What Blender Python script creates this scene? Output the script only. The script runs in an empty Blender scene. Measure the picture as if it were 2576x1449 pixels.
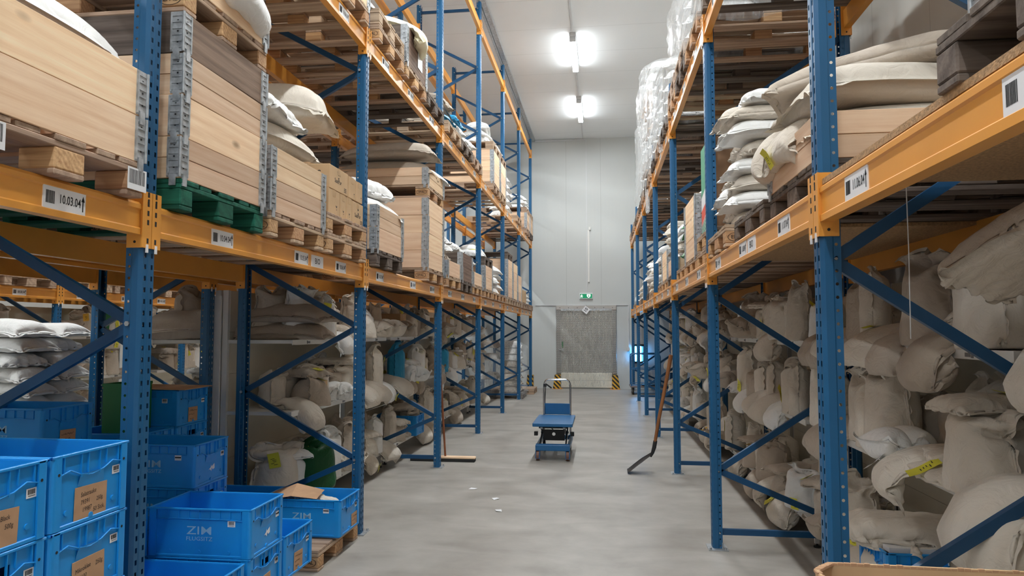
import bpy, bmesh, math, random
import numpy as np
from mathutils import Vector, Matrix, Euler
from mathutils.bvhtree import BVHTree
PI = math.pi
sc = bpy.context.scene
C = sc.collection
# ------------------------------------------------------------------ camera
cam_d = bpy.data.cameras.new('camera'); cam = bpy.data.objects.new('camera', cam_d); C.objects.link(cam)
cam.location = (0, 0, 1.6494); cam.rotation_euler = (math.radians(90+3.5037), 0, math.radians(7.2985))
cam_d.sensor_width = 36.0; cam_d.lens = 1758.3/2576*36; cam_d.clip_end = 200; sc.camera = cam
# ------------------------------------------------------------------ world, exposure
w = bpy.data.worlds.new('world'); w.use_nodes = True; sc.world = w
w.node_tree.nodes['Background'].inputs[0].default_value = (.9, .95, 1, 1); w.node_tree.nodes['Background'].inputs[1].default_value = .02
vs = sc.view_settings; vs.view_transform = 'Standard'; vs.look = 'None'; vs.gamma = 1; vs.use_curve_mapping = False; vs.exposure = 0.97
sc.cycles.max_bounces = 10; sc.cycles.diffuse_bounces = 6; sc.cycles.glossy_bounces = 4; sc.cycles.transparent_max_bounces = 16
sc.cycles.use_denoising = True; sc.cycles.adaptive_threshold = .02; sc.cycles.sample_clamp_indirect = 6.0
LAMP = 140.0          # emission of the lamp diffusers
random.seed(7)
# ------------------------------------------------------------------ rack layout (metres)
XL, XR = -1.949, .821                 # aisle faces of the racks either side of the aisle
X9B, X9F, X8F = -3.30, -4.40, -7.10   # rear and front of the rack behind, front of the rack beyond the next aisle
FY = [2.80+2.8*k for k in range(-1, 7)]   # frame centres along the aisle; bay i lies between FY[i] and FY[i+1]
BAY = [(a+.05, b-.05) for a, b in zip(FY[:-1], FY[1:])]
L1, L2, L3 = 2.20, 4.17, 6.75         # tops of the beams
WALL_Y, CEIL = 20.2, 7.25
ORD = 'first second third fourth fifth sixth seventh eighth ninth tenth eleventh twelfth thirteenth fourteenth fifteenth sixteenth'.split()
# ------------------------------------------------------------------ mesh builder
class MB:
    def __init__(s): s.v = []; s.f = []; s.m = []; s.sm = []; s.r = []
    def add(s, vs, fs, m=0, smooth=False, M=None):
        b = len(s.v); s.v += [tuple(M @ Vector(p)) if M is not None else tuple(p) for p in vs]
        r = random.random()
        for f in fs: s.f.append(tuple(b+i for i in f)); s.m.append(m); s.sm.append(smooth); s.r.append(r)
        return s
    def box(s, a, b, m=0, M=None, bev=0):
        x0, y0, z0 = a; x1, y1, z1 = b
        if bev:
            c = bev; vs = []
            for z, i in ((z0, c), (z0+c, 0), (z1-c, 0), (z1, c)):
                vs += [(x0+i, y0+i+c*(i == 0)*1, z), (x0+i+c*(i == 0), y0+i, z), (x1-i-c*(i == 0), y0+i, z), (x1-i, y0+i+c*(i == 0), z),
                       (x1-i, y1-i-c*(i == 0), z), (x1-i-c*(i == 0), y1-i, z), (x0+i+c*(i == 0), y1-i, z), (x0+i, y1-i-c*(i == 0), z)]
            fs = [tuple(range(7, -1, -1)), tuple(range(24, 32))]
            for k in range(3): fs += [(8*k+i, 8*k+(i+1) % 8, 8*k+8+(i+1) % 8, 8*k+8+i) for i in range(8)]
            return s.add(vs, fs, m, False, M)
        vs = [(x0, y0, z0), (x1, y0, z0), (x1, y1, z0), (x0, y1, z0), (x0, y0, z1), (x1, y0, z1), (x1, y1, z1), (x0, y1, z1)]
        return s.add(vs, [(3, 2, 1, 0), (4, 5, 6, 7), (0, 1, 5, 4), (1, 2, 6, 5), (2, 3, 7, 6), (3, 0, 4, 7)], m, False, M)
    def prism(s, prof, y0, y1, m=0, M=None, ax='y', smooth=False):
        n = len(prof); vs = []
        for t in (y0, y1):
            for p, q in prof: vs.append((p, t, q) if ax == 'y' else ((t, p, q) if ax == 'x' else (p, q, t)))
        fs = [tuple(range(n)), tuple(range(2*n-1, n-1, -1))]+[(i, n+i, n+(i+1) % n, (i+1) % n) for i in range(n)]
        return s.add(vs, fs, m, smooth, M)
    def tube(s, pts, r, n=8, m=0, caps=True, smooth=True, M=None):
        pts = [Vector(p) for p in pts]; rr = r if isinstance(r, (list, tuple)) else [r]*len(pts); vs = []; fs = []
        up = None
        for i, p in enumerate(pts):
            t = (pts[min(i+1, len(pts)-1)]-pts[max(i-1, 0)]).normalized()
            if up is None: up = Vector((0, 0, 1)) if abs(t.z) < .9 else Vector((1, 0, 0))
            a = t.cross(up)
            if a.length < 1e-4: a = t.cross(Vector((0, 1, 0)))
            a.normalize(); b = a.cross(t); up = b
            vs += [p+(a*math.cos(2*PI*k/n)+b*math.sin(2*PI*k/n))*rr[i] for k in range(n)]
        for i in range(len(pts)-1):
            fs += [(i*n+k, i*n+(k+1) % n, (i+1)*n+(k+1) % n, (i+1)*n+k) for k in range(n)]
        s.add(vs, fs, m, smooth, M)
        if caps: s.add([vs[k] for k in range(n)], [tuple(range(n-1, -1, -1))], m, False, M); s.add(vs[-n:], [tuple(range(n))], m, False, M)
        return s
    def bar(s, p0, p1, w, h, m=0, side=(0, 1, 0)):     # rectangular bar, w along SIDE
        p0 = Vector(p0); p1 = Vector(p1); t = (p1-p0).normalized(); a = Vector(side); b = t.cross(a).normalized()
        vs = [p+a*(w/2*i)+b*(h/2*j) for p in (p0, p1) for i, j in ((-1, -1), (1, -1), (1, 1), (-1, 1))]
        return s.add(vs, [(3, 2, 1, 0), (4, 5, 6, 7), (0, 1, 5, 4), (1, 2, 6, 5), (2, 3, 7, 6), (3, 0, 4, 7)], m)
    def quad(s, a, b, c, d, m=0): return s.add([a, b, c, d], [(0, 1, 2, 3)], m)
    def text(s, txt, size, M, m=0, shear=0, squash=1., bold=0, align='CENTER'):
        key = (txt, size, shear, bold, align)
        if key not in TXT:
            c = bpy.data.curves.new('writing', 'FONT'); c.body = txt; c.size = size; c.align_x = align; c.align_y = 'CENTER'; c.shear = shear; c.resolution_u = 2; c.offset = bold; c.fill_mode = 'FRONT'
            o = bpy.data.objects.new('writing', c); me = o.to_mesh(); me.calc_loop_triangles()
            TXT[key] = ([tuple(v.co) for v in me.vertices], [tuple(p.vertices) for p in me.polygons]); o.to_mesh_clear(); bpy.data.objects.remove(o); bpy.data.curves.remove(c)
        vs, fs = TXT[key]
        return s.add([(x*squash, y, z) for x, y, z in vs], fs, m, False, M)
    def mesh(s, name, mats):
        me = bpy.data.meshes.new(name); me.from_pydata(s.v, [], s.f)
        for m in (mats if isinstance(mats, (list, tuple)) else [mats]): me.materials.append(m)
        me.polygons.foreach_set('material_index', s.m); me.polygons.foreach_set('use_smooth', s.sm)
        a = me.attributes.new('rnd', 'FLOAT', 'FACE'); a.data.foreach_set('value', s.r); me.update(); return me
    def build(s, name, mats, parent=None, loc=(0, 0, 0), rot=(0, 0, 0)): return put(name, s.mesh(name, mats), parent, loc, rot)
TXT = {}
def put(name, me, parent=None, loc=(0, 0, 0), rot=(0, 0, 0), scale=None):
    o = bpy.data.objects.new(name, me); C.objects.link(o); o.location = loc; o.rotation_euler = rot
    if scale: o.scale = scale
    if parent is not None: o.parent = parent
    return o
LABELS = {}
BAD = []
def tag(o, label, cat, group=None):
    o['label'] = label; o['category'] = cat
    if group: o['group'] = group
    LABELS.setdefault(label, []).append(o.name)
    return o
def thing(name, label, cat, loc=(0, 0, 0), rz=0, group=None):
    o = bpy.data.objects.new(name, None); C.objects.link(o); o.location = loc; o.rotation_euler = (0, 0, rz); o.empty_display_size = .1
    return tag(o, label, cat, group)
def struct(o): o['kind'] = 'structure'; return o
def frameM(o, x, y):         # matrix with origin o and axes x, y (text plane)
    x = Vector(x).normalized(); y = Vector(y).normalized(); z = x.cross(y)
    M = Matrix((x, y, z)).transposed().to_4x4(); M.translation = Vector(o); return M
# ------------------------------------------------------------------ materials
def nt(name):
    m = bpy.data.materials.new(name); m.use_nodes = True; t = m.node_tree; return m, t, t.nodes['Principled BSDF'], t.nodes.new, t.links.new
def val(n, k, v): n.inputs[k].default_value = v
def col(c): return (c[0], c[1], c[2], 1) if len(c) == 3 else c
def srgb(r, g, b): return tuple(((x/255+.055)/1.055)**2.4 if x > 10 else x/255/12.92 for x in (r, g, b))
def plain(name, c, rough=.5, metal=0, var=.06, scale=3., bump=0, bscale=200, spec=.5, trans=0, coat=0):
    m, t, b, N, L = nt(name); val(b, 'Roughness', rough); val(b, 'Metallic', metal); val(b, 'Specular IOR Level', spec)
    if trans: val(b, 'Transmission Weight', trans)
    if coat: val(b, 'Coat Weight', coat); val(b, 'Coat Roughness', .2)
    tc = N('ShaderNodeTexCoord'); no = N('ShaderNodeTexNoise'); val(no, 'Scale', scale); val(no, 'Detail', 5); L(tc.outputs['Object'], no.inputs['Vector'])
    mr = N('ShaderNodeMapRange'); val(mr, 'From Min', .3); val(mr, 'From Max', .7); val(mr, 'To Min', 1-var*1.5); val(mr, 'To Max', 1+var); L(no.outputs['Fac'], mr.inputs['Value'])
    hs = N('ShaderNodeHueSaturation'); val(hs, 'Color', col(c)); L(mr.outputs[0], hs.inputs['Value']); L(hs.outputs[0], b.inputs['Base Color'])
    if bump:
        n2 = N('ShaderNodeTexNoise'); val(n2, 'Scale', bscale); val(n2, 'Detail', 3); L(tc.outputs['Object'], n2.inputs['Vector'])
        bp = N('ShaderNodeBump'); val(bp, 'Strength', bump); val(bp, 'Distance', .01); L(n2.outputs['Fac'], bp.inputs['Height']); L(bp.outputs[0], b.inputs['Normal'])
    return m
def wood(name, axis, light, dark, rough=.75, contrast=1., knots=True, grey=.0, fine=1.):
    """planed or rough boards, grain along AXIS, each board and each object a little different"""
    m, t, b, N, L = nt(name); val(b, 'Roughness', rough); val(b, 'Specular IOR Level', .25)
    tc = N('ShaderNodeTexCoord'); at = N('ShaderNodeAttribute'); at.attribute_name = 'rnd'; oi = N('ShaderNodeObjectInfo')
    cb = N('ShaderNodeCombineXYZ')
    ad = N('ShaderNodeMath'); ad.operation = 'MULTIPLY_ADD'; L(oi.outputs['Random'], ad.inputs[0]); val(ad, 1, 17.3); L(at.outputs['Fac'], ad.inputs[2])
    sc2 = N('ShaderNodeMath'); sc2.operation = 'MULTIPLY'; L(ad.outputs[0], sc2.inputs[0]); val(sc2, 1, 11.7)
    for i in range(3): L(sc2.outputs[0], cb.inputs[i])
    va = N('ShaderNodeVectorMath'); va.operation = 'ADD'; L(tc.outputs['Object'], va.inputs[0]); L(cb.outputs[0], va.inputs[1])
    mp = N('ShaderNodeMapping'); s = [7*fine]*3; s['xyz'.index(axis)] = .55; val(mp, 'Scale', s); L(va.outputs[0], mp.inputs['Vector'])
    n1 = N('ShaderNodeTexNoise'); val(n1, 'Scale', 2.2); val(n1, 'Detail', 8); val(n1, 'Roughness', .66); val(n1, 'Distortion', .7); L(mp.outputs[0], n1.inputs['Vector'])
    wv = N('ShaderNodeTexWave'); wv.wave_type = 'RINGS'; val(wv, 'Scale', .9); val(wv, 'Distortion', 9.); val(wv, 'Detail', 3); val(wv, 'Detail Scale', .6); L(mp.outputs[0], wv.inputs['Vector'])
    m0 = N('ShaderNodeMix'); val(m0, 0, .16); L(n1.outputs['Fac'], m0.inputs[2]); L(wv.outputs['Fac'], m0.inputs[3])
    mpf = N('ShaderNodeMapping'); s = [70.]*3; s['xyz'.index(axis)] = 2.2; val(mpf, 'Scale', s); L(va.outputs[0], mpf.inputs['Vector'])
    nf = N('ShaderNodeTexNoise'); val(nf, 'Scale', 1.5); val(nf, 'Detail', 4); val(nf, 'Distortion', .5); L(mpf.outputs[0], nf.inputs['Vector'])
    mx = N('ShaderNodeMix'); val(mx, 0, .3); L(m0.outputs[0], mx.inputs[2]); L(nf.outputs['Fac'], mx.inputs[3])
    cr = N('ShaderNodeValToRGB'); e = cr.color_ramp.elements; e[0].position = .5-.3/contrast; e[0].color = col(dark); e[1].position = .5+.2/contrast; e[1].color = col(light); L(mx.outputs[0], cr.inputs[0])
    last = cr.outputs[0]
    if knots:
        vm = N('ShaderNodeMapping'); s = [3.2]*3; s['xyz'.index(axis)] = 1.5; val(vm, 'Scale', s); L(va.outputs[0], vm.inputs['Vector'])
        vo = N('ShaderNodeTexVoronoi'); val(vo, 'Scale', 1.3); val(vo, 'Randomness', 1); L(vm.outputs[0], vo.inputs['Vector'])
        kr = N('ShaderNodeMapRange'); val(kr, 'From Min', .03); val(kr, 'From Max', .10); val(kr, 'To Min', .8); val(kr, 'To Max', 0); L(vo.outputs['Distance'], kr.inputs['Value'])
        km = N('ShaderNodeMix'); km.data_type = 'RGBA'; L(kr.outputs[0], km.inputs[0]); L(last, km.inputs[6]); val(km, 7, col([x*.45 for x in dark])); last = km.outputs[2]
    hs = N('ShaderNodeHueSaturation'); L(last, hs.inputs['Color'])
    mr = N('ShaderNodeMapRange'); val(mr, 'To Min', .84); val(mr, 'To Max', 1.14); L(at.outputs['Fac'], mr.inputs['Value'])
    mr2 = N('ShaderNodeMapRange'); val(mr2, 'To Min', .88); val(mr2, 'To Max', 1.1); L(oi.outputs['Random'], mr2.inputs['Value'])
    mu = N('ShaderNodeMath'); mu.operation = 'MULTIPLY'; L(mr.outputs[0], mu.inputs[0]); L(mr2.outputs[0], mu.inputs[1]); L(mu.outputs[0], hs.inputs['Value']); val(hs, 'Saturation', 1-grey)
    mr3 = N('ShaderNodeMapRange'); val(mr3, 'To Min', .488); val(mr3, 'To Max', .503); L(oi.outputs['Random'], mr3.inputs['Value']); L(mr3.outputs[0], hs.inputs['Hue'])
    L(hs.outputs[0], b.inputs['Base Color'])
    bp = N('ShaderNodeBump'); val(bp, 'Strength', .25); val(bp, 'Distance', .004); L(mx.outputs[0], bp.inputs['Height']); L(bp.outputs[0], b.inputs['Normal'])
    return m
def cloth(name, c, c2, rough=.9, weave=.25, sheen=.15, crease=.5):
    m, t, b, N, L = nt(name); val(b, 'Roughness', rough); val(b, 'Specular IOR Level', .25); val(b, 'Sheen Weight', sheen)
    tc = N('ShaderNodeTexCoord'); oi = N('ShaderNodeObjectInfo')
    va = N('ShaderNodeVectorMath'); va.operation = 'ADD'; L(tc.outputs['Object'], va.inputs[0])
    cb = N('ShaderNodeCombineXYZ'); mm = N('ShaderNodeMath'); mm.operation = 'MULTIPLY'; L(oi.outputs['Random'], mm.inputs[0]); val(mm, 1, 31.)
    for i in range(3): L(mm.outputs[0], cb.inputs[i])
    L(cb.outputs[0], va.inputs[1])
    n1 = N('ShaderNodeTexNoise'); val(n1, 'Scale', 3.2); val(n1, 'Detail', 6); val(n1, 'Roughness', .6); L(va.outputs[0], n1.inputs['Vector'])
    mx = N('ShaderNodeMix'); mx.data_type = 'RGBA'; val(mx, 6, col(c)); val(mx, 7, col(c2))
    ad = N('ShaderNodeMath'); ad.operation = 'MULTIPLY_ADD'; ad.use_clamp = True; L(n1.outputs['Fac'], ad.inputs[0]); val(ad, 1, .55)
    rs = N('ShaderNodeMath'); rs.operation = 'MULTIPLY_ADD'; L(oi.outputs['Random'], rs.inputs[0]); val(rs, 1, .75); val(rs, 2, -.18); L(rs.outputs[0], ad.inputs[2]); L(ad.outputs[0], mx.inputs[0])
    L(mx.outputs[2], b.inputs['Base Color'])
    mp = N('ShaderNodeMapping'); val(mp, 'Scale', (1, 1, 1)); L(va.outputs[0], mp.inputs['Vector'])
    n2 = N('ShaderNodeTexNoise'); val(n2, 'Scale', 9.); val(n2, 'Detail', 4); val(n2, 'Roughness', .5); val(n2, 'Distortion', 2.2); L(mp.outputs[0], n2.inputs['Vector'])
    b1 = N('ShaderNodeBump'); val(b1, 'Strength', crease); val(b1, 'Distance', .02); L(n2.outputs['Fac'], b1.inputs['Height'])
    wv = N('ShaderNodeTexNoise'); val(wv, 'Scale', 260.); val(wv, 'Detail', 1); L(va.outputs[0], wv.inputs['Vector'])
    b2 = N('ShaderNodeBump'); val(b2, 'Strength', weave); val(b2, 'Distance', .002); L(wv.outputs['Fac'], b2.inputs['Height']); L(b1.outputs[0], b2.inputs['Normal']); L(b2.outputs[0], b.inputs['Normal'])
    return m
def film(name, fac=.3, c=(.9, .93, .95), rough=.12):
    m, t, b, N, L = nt(name); val(b, 'Base Color', col(c)); val(b, 'Roughness', rough); val(b, 'Specular IOR Level', .9)
    tc = N('ShaderNodeTexCoord'); mp = N('ShaderNodeMapping'); val(mp, 'Scale', (9, 9, 2)); L(tc.outputs['Object'], mp.inputs['Vector'])
    no = N('ShaderNodeTexNoise'); val(no, 'Scale', 2.); val(no, 'Detail', 6); val(no, 'Distortion', 1.5); L(mp.outputs[0], no.inputs['Vector'])
    mr = N('ShaderNodeMapRange'); val(mr, 'From Min', .35); val(mr, 'From Max', .75); val(mr, 'To Min', fac*.45); val(mr, 'To Max', min(1, fac*2.2)); L(no.outputs['Fac'], mr.inputs['Value'])
    L(mr.outputs[0], b.inputs['Alpha'])
    bp = N('ShaderNodeBump'); val(bp, 'Strength', .6); val(bp, 'Distance', .02); L(no.outputs['Fac'], bp.inputs['Height']); L(bp.outputs[0], b.inputs['Normal'])
    return m
def emit(name, c, s):
    m, t, b, N, L = nt(name); val(b, 'Base Color', col(c)); val(b, 'Emission Color', col(c)); val(b, 'Emission Strength', s); return m
M = {}
M['blue'] = plain('upright_blue_paint', srgb(23, 88, 132), .38, var=.05)
M['brace'] = plain('brace_blue_paint', srgb(16, 70, 110), .4, var=.05)
M['orange'] = plain('beam_orange_paint', srgb(230, 158, 66), .32, var=.05, spec=.6)
M['dark'] = plain('dark_opening', (.012, .012, .014), .8)
M['zinc'] = plain('galvanised_steel', (.50, .52, .54), .42, .75, var=.18, scale=25)
M['zincmatt'] = plain('galvanised_hinge', (.47, .49, .51), .45, .55, var=.25, scale=30)
M['chrome'] = plain('polished_steel', (.75, .76, .78), .15, 1, var=.03)
M['blackp'] = plain('black_paint', (.018, .019, .021), .45)
M['rubber'] = plain('black_rubber', (.02, .02, .02), .8)
M['white'] = plain('white_enamel', (.78, .77, .74), .45, var=.04)
M['cream'] = plain('cream_panel', srgb(222, 214, 196), .55, var=.04)
M['label'] = plain('white_label', (.82, .82, .84), .4, var=.02)
M['ink'] = plain('black_ink', (.02, .02, .022), .7)
M['grey_ink'] = plain('grey_print', (.2, .2, .21), .7)
M['yellow'] = plain('yellow_label', srgb(226, 220, 70), .6, var=.06)
M['amber'] = plain('amber_label', srgb(230, 180, 60), .6, var=.06)
M['card'] = plain('cardboard', srgb(203, 170, 132), .8, var=.06, scale=8, spec=.2)
M['note'] = plain('cardboard_note', srgb(186, 148, 116), .85, var=.07, scale=12, spec=.2)
M['crate'] = plain('blue_plastic', srgb(24, 144, 222), .38, var=.04, scale=6)
M['crate_print'] = plain('pale_blue_print', srgb(150, 196, 226), .5)
M['greenbox'] = plain('green_plastic', srgb(30, 120, 62), .45)
M['trolleyblue'] = plain('trolley_blue_paint', srgb(28, 96, 148), .35, var=.06)
M['pvc'] = plain('conduit_pvc', (.62, .63, .64), .4)
M['handle'] = wood('shovel_handle_wood', 'z', srgb(176, 118, 76), srgb(104, 62, 36), .5)
M['pinex'] = wood('pine_boards_x', 'x', srgb(244, 218, 186), srgb(214, 172, 130))
M['piney'] = wood('pine_boards_y', 'y', srgb(244, 218, 186), srgb(214, 172, 130))
M['palx'] = wood('pallet_boards_x', 'x', srgb(208, 178, 144), srgb(134, 104, 80), contrast=1.2, knots=False, grey=.14)
M['paly'] = wood('pallet_boards_y', 'y', srgb(208, 178, 144), srgb(134, 104, 80), contrast=1.2, knots=False, grey=.14)
M['block'] = wood('pallet_blocks', 'x', srgb(222, 184, 138), srgb(158, 112, 74), contrast=1.3, knots=False, fine=2.5)
M['oldx'] = wood('weathered_boards_x', 'x', srgb(128, 112, 98), srgb(62, 50, 42), contrast=1.3, knots=False, grey=.2)
M['oldy'] = wood('weathered_boards_y', 'y', srgb(150, 122, 100), srgb(92, 68, 54), contrast=1.3, grey=.15)
M['grnx'] = wood('green_stained_boards', 'x', srgb(34, 104, 84), srgb(12, 52, 44), contrast=1.2, knots=False)
M['chip'] = plain('chipboard', srgb(176, 140, 100), .8, var=.25, scale=90, bump=.3)
M['cloth'] = cloth('calico_cloth', srgb(202, 191, 176), srgb(230, 222, 210), crease=.6)
M['poly'] = cloth('white_woven_plastic', srgb(232, 231, 228), srgb(246, 246, 245), rough=.5, weave=.35, sheen=0)
M['grey_cloth'] = cloth('grey_cloth', srgb(172, 158, 142), srgb(200, 188, 174), crease=.55)
M['brown_paper'] = cloth('brown_paper', srgb(176, 142, 108), srgb(206, 178, 146), rough=.8, weave=.1, sheen=0, crease=.9)
M['green_bag'] = cloth('green_plastic_bag', srgb(22, 70, 40), srgb(30, 96, 52), rough=.4, weave=.1, sheen=0)
M['green_net'] = cloth('green_net_sack', srgb(40, 150, 84), srgb(226, 236, 226), rough=.6, weave=.5, sheen=0)
M['blue_bag'] = cloth('blue_plastic_bag', srgb(26, 120, 170), srgb(60, 160, 200), rough=.4, weave=.1, sheen=0)
M['yellow_bag'] = cloth('yellow_white_bag', srgb(240, 214, 90), srgb(244, 240, 220), rough=.45, weave=.1, sheen=0)
M['film'] = film('stretch_film', .16)
M['filmthick'] = film('loose_stretch_film', .34)
M['pvcstrip'] = film('pvc_strip', .22, (.72, .70, .62), .25)
M['uv'] = emit('blue_tube', (.08, .45, 1), 45.)
M['lamp'] = emit('lamp_diffuser', (.93, .98, 1.0), LAMP); M['lampside'] = emit('lamp_diffuser_side', (.93, .98, 1.0), LAMP*.14)
# ------------------------------------------------------------------ room
def panel_mat(name, c, ax, pitch, rough, line=.012, dark=.82, ribs=None):
    m, t, b, N, L = nt(name); val(b, 'Roughness', rough); val(b, 'Specular IOR Level', .25)
    tc = N('ShaderNodeTexCoord'); sp = N('ShaderNodeSeparateXYZ'); L(tc.outputs['Object'], sp.inputs[0])
    md = N('ShaderNodeMath'); md.operation = 'PINGPONG'; L(sp.outputs['XYZ'.index(ax)], md.inputs[0]); val(md, 1, pitch/2)
    lt = N('ShaderNodeMath'); lt.operation = 'LESS_THAN'; L(md.outputs[0], lt.inputs[0]); val(lt, 1, line/2)
    no = N('ShaderNodeTexNoise'); val(no, 'Scale', .8); val(no, 'Detail', 4); L(tc.outputs['Object'], no.inputs['Vector'])
    mr = N('ShaderNodeMapRange'); val(mr, 'To Min', .95); val(mr, 'To Max', 1.04); L(no.outputs['Fac'], mr.inputs['Value'])
    mu = N('ShaderNodeMapRange'); val(mu, 'To Min', 1); val(mu, 'To Max', dark); L(lt.outputs[0], mu.inputs['Value'])
    m2 = N('ShaderNodeMath'); m2.operation = 'MULTIPLY'; L(mr.outputs[0], m2.inputs[0]); L(mu.outputs[0], m2.inputs[1])
    hs = N('ShaderNodeHueSaturation'); val(hs, 'Color', col(c)); L(m2.outputs[0], hs.inputs['Value']); L(hs.outputs[0], b.inputs['Base Color'])
    if ribs:
        wv = N('ShaderNodeTexWave'); wv.bands_direction = ax; val(wv, 'Scale', ribs); L(tc.outputs['Object'], wv.inputs['Vector'])
        bp = N('ShaderNodeBump'); val(bp, 'Strength', .12); val(bp, 'Distance', .004); L(wv.outputs['Fac'], bp.inputs['Height']); L(bp.outputs[0], b.inputs['Normal'])
    return m
M['ceil'] = panel_mat('ceiling_panels', (.80, .82, .83), 'Y', 1.15, .6, ribs=None)
M['wallx'] = panel_mat('wall_panels_x', (.58, .60, .59), 'X', 1.0, .45, ribs=3.)
M['wally'] = panel_mat('wall_panels_y', (.55, .53, .49), 'Y', 1.0, .5, ribs=3.)
def floor_mat():
    m, t, b, N, L = nt('polished_concrete'); val(b, 'Roughness', .4); val(b, 'Specular IOR Level', .45)
    tc = N('ShaderNodeTexCoord'); n1 = N('ShaderNodeTexNoise'); val(n1, 'Scale', 2.6); val(n1, 'Detail', 10); val(n1, 'Roughness', .62); L(tc.outputs['Object'], n1.inputs['Vector'])
    mp = N('ShaderNodeMapping'); val(mp, 'Scale', (1.0, 2.0, 1)); L(tc.outputs['Object'], mp.inputs['Vector'])
    n2 = N('ShaderNodeTexNoise'); val(n2, 'Scale', 1.1); val(n2, 'Detail', 7); val(n2, 'Distortion', .8); L(mp.outputs[0], n2.inputs['Vector'])
    mx = N('ShaderNodeMix'); val(mx, 0, .5); L(n1.outputs['Fac'], mx.inputs[2]); L(n2.outputs['Fac'], mx.inputs[3])
    cr = N('ShaderNodeValToRGB'); e = cr.color_ramp.elements; e[0].position = .36; e[0].color = col(srgb(138, 132, 124)); e[1].position = .64; e[1].color = col(srgb(172, 167, 160)); L(mx.outputs[0], cr.inputs[0])
    L(cr.outputs[0], b.inputs['Base Color'])
    mr = N('ShaderNodeMapRange'); val(mr, 'To Min', .3); val(mr, 'To Max', .55); L(n1.outputs['Fac'], mr.inputs['Value']); L(mr.outputs[0], b.inputs['Roughness'])
    return m
M['floor'] = floor_mat()
X0, X1, Y0 = -12.0, 2.25, -7.0
struct(MB().box((X0-.2, Y0-.2, -.2), (X1+.2, WALL_Y+.2, 0)).build('floor', M['floor']))
struct(MB().box((X0-.2, Y0-.2, CEIL), (X1+.2, WALL_Y+.2, CEIL+.2)).build('ceiling', M['ceil']))
struct(MB().box((X0-.2, WALL_Y, 0), (X1+.2, WALL_Y+.2, CEIL)).build('wall_far', M['wallx']))
struct(MB().box((X0-.2, Y0-.2, 0), (X1+.2, Y0, CEIL)).build('wall_back', M['wallx']))
struct(MB().box((X0-.2, Y0, 0), (X0, WALL_Y, CEIL)).build('wall_left', M['wally']))
struct(MB().box((X1, Y0, 0), (X1+.2, WALL_Y, CEIL)).build('wall_right', M['wally']))
# ------------------------------------------------------------------ lamps and conduits on the ceiling
def lamp(x, y, label):
    t = thing('ceiling_lamp', label, 'lamp', (x, y, CEIL), 0, 'tube lamps along the ceiling')
    MB().box((-.06, -.85, -.075), (.06, .85, 0), bev=.008).build('housing', M['pvc'], t)
    pr = [(-.052, -.075), (-.058, -.125), (-.048, -.14), (.048, -.14), (.058, -.125), (.052, -.075)]; mb = MB().prism(pr, -.80, .80); mb.m = [1 if i not in (4,) else 0 for i in range(len(mb.m))]
    mb.build('diffuser', [M['lamp'], M['lampside']], t)
    for s in (-1, 1): MB().box((-.059, s*.80-.03, -.16), (.059, s*.80+.03, -.074), bev=.008).build('end_cap', M['pvc'], t)
    return t
for i, y in enumerate((-4.3, -.7, 2.9, 6.5, 10.0, 13.7, 17.3)):
    lab = {5: 'long bright tube lamp on the ceiling, the nearer of the two in view', 6: 'bright tube lamp on the ceiling closest to the far wall'}.get(i, 'tube lamp on the ceiling above the aisle, %s from the back wall' % ORD[i])
    lamp(-.5, y, lab)
    if i < 7: lamp(-5.75, y, 'tube lamp on the ceiling above the neighbouring aisle, %s from the back wall' % ORD[i])
for a, b in ((-6.9, 12.8), (14.6, 16.4), (18.2, 20.18)):
    tag(MB().box((-.515, a, CEIL-.023), (-.485, b, CEIL-.001)).build('cable_conduit', M['pvc']), {-6.9: 'thin grey cable conduit on the ceiling before the nearer lamp', 14.6: 'thin grey cable conduit on the ceiling between the two lamps', 18.2: 'thin grey cable conduit on the ceiling between far lamp and wall'}[a], 'conduit')
mb = MB().box((-1.99, -6.9, CEIL-.06), (-1.90, 20.15, CEIL-.002)); mb.box((-2.03, -6.9, CEIL-.10), (-2.00, 20.15, CEIL-.02))
tag(mb.build('cable_tray', M['zinc']), 'long grey steel cable tray on the ceiling above the left rack', 'cable tray')
tag(MB().box((-1.9, WALL_Y-.03, CEIL-.06), (-.40, WALL_Y, CEIL-.02)).build('cable_duct', M['pvc']), 'grey cable duct along the top of the far wall', 'conduit')
tag(MB().box((-.42, WALL_Y-.02, 2.75), (-.40, WALL_Y, CEIL-.06)).build('cable_conduit', M['pvc']), 'thin conduit running down the far wall to the exit sign', 'conduit')
tag(MB().box((-.385, WALL_Y-.04, 3.05), (-.33, WALL_Y, 4.55), bev=.004).build('cable_duct', M['white']), 'short white cable duct on the far wall above the exit sign', 'conduit')
tag(MB().box((-.36, WALL_Y-.05, 4.55), (-.29, WALL_Y, 4.64), bev=.008).build('junction_box', M['white']), 'small white junction box high on the far wall', 'box')
mb = MB().box((-1.9, WALL_Y-.025, 2.375), (.77, WALL_Y, 2.40)); mb.box((.75, WALL_Y-.025, 1.15), (.775, WALL_Y, 2.375))
tag(mb.build('cable_conduit', M['pvc']), 'grey conduit above the door that turns down to a socket', 'conduit')
mb = MB().box((.70, WALL_Y-.06, 1.06), (.80, WALL_Y, 1.18), bev=.01); mb.tube([(.76, WALL_Y-.06, 1.12), (.76, WALL_Y-.10, 1.12)], .035, 10)
tag(mb.build('wall_socket', M['pvc']), 'grey wall socket beside the blue lamp', 'socket')
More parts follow.
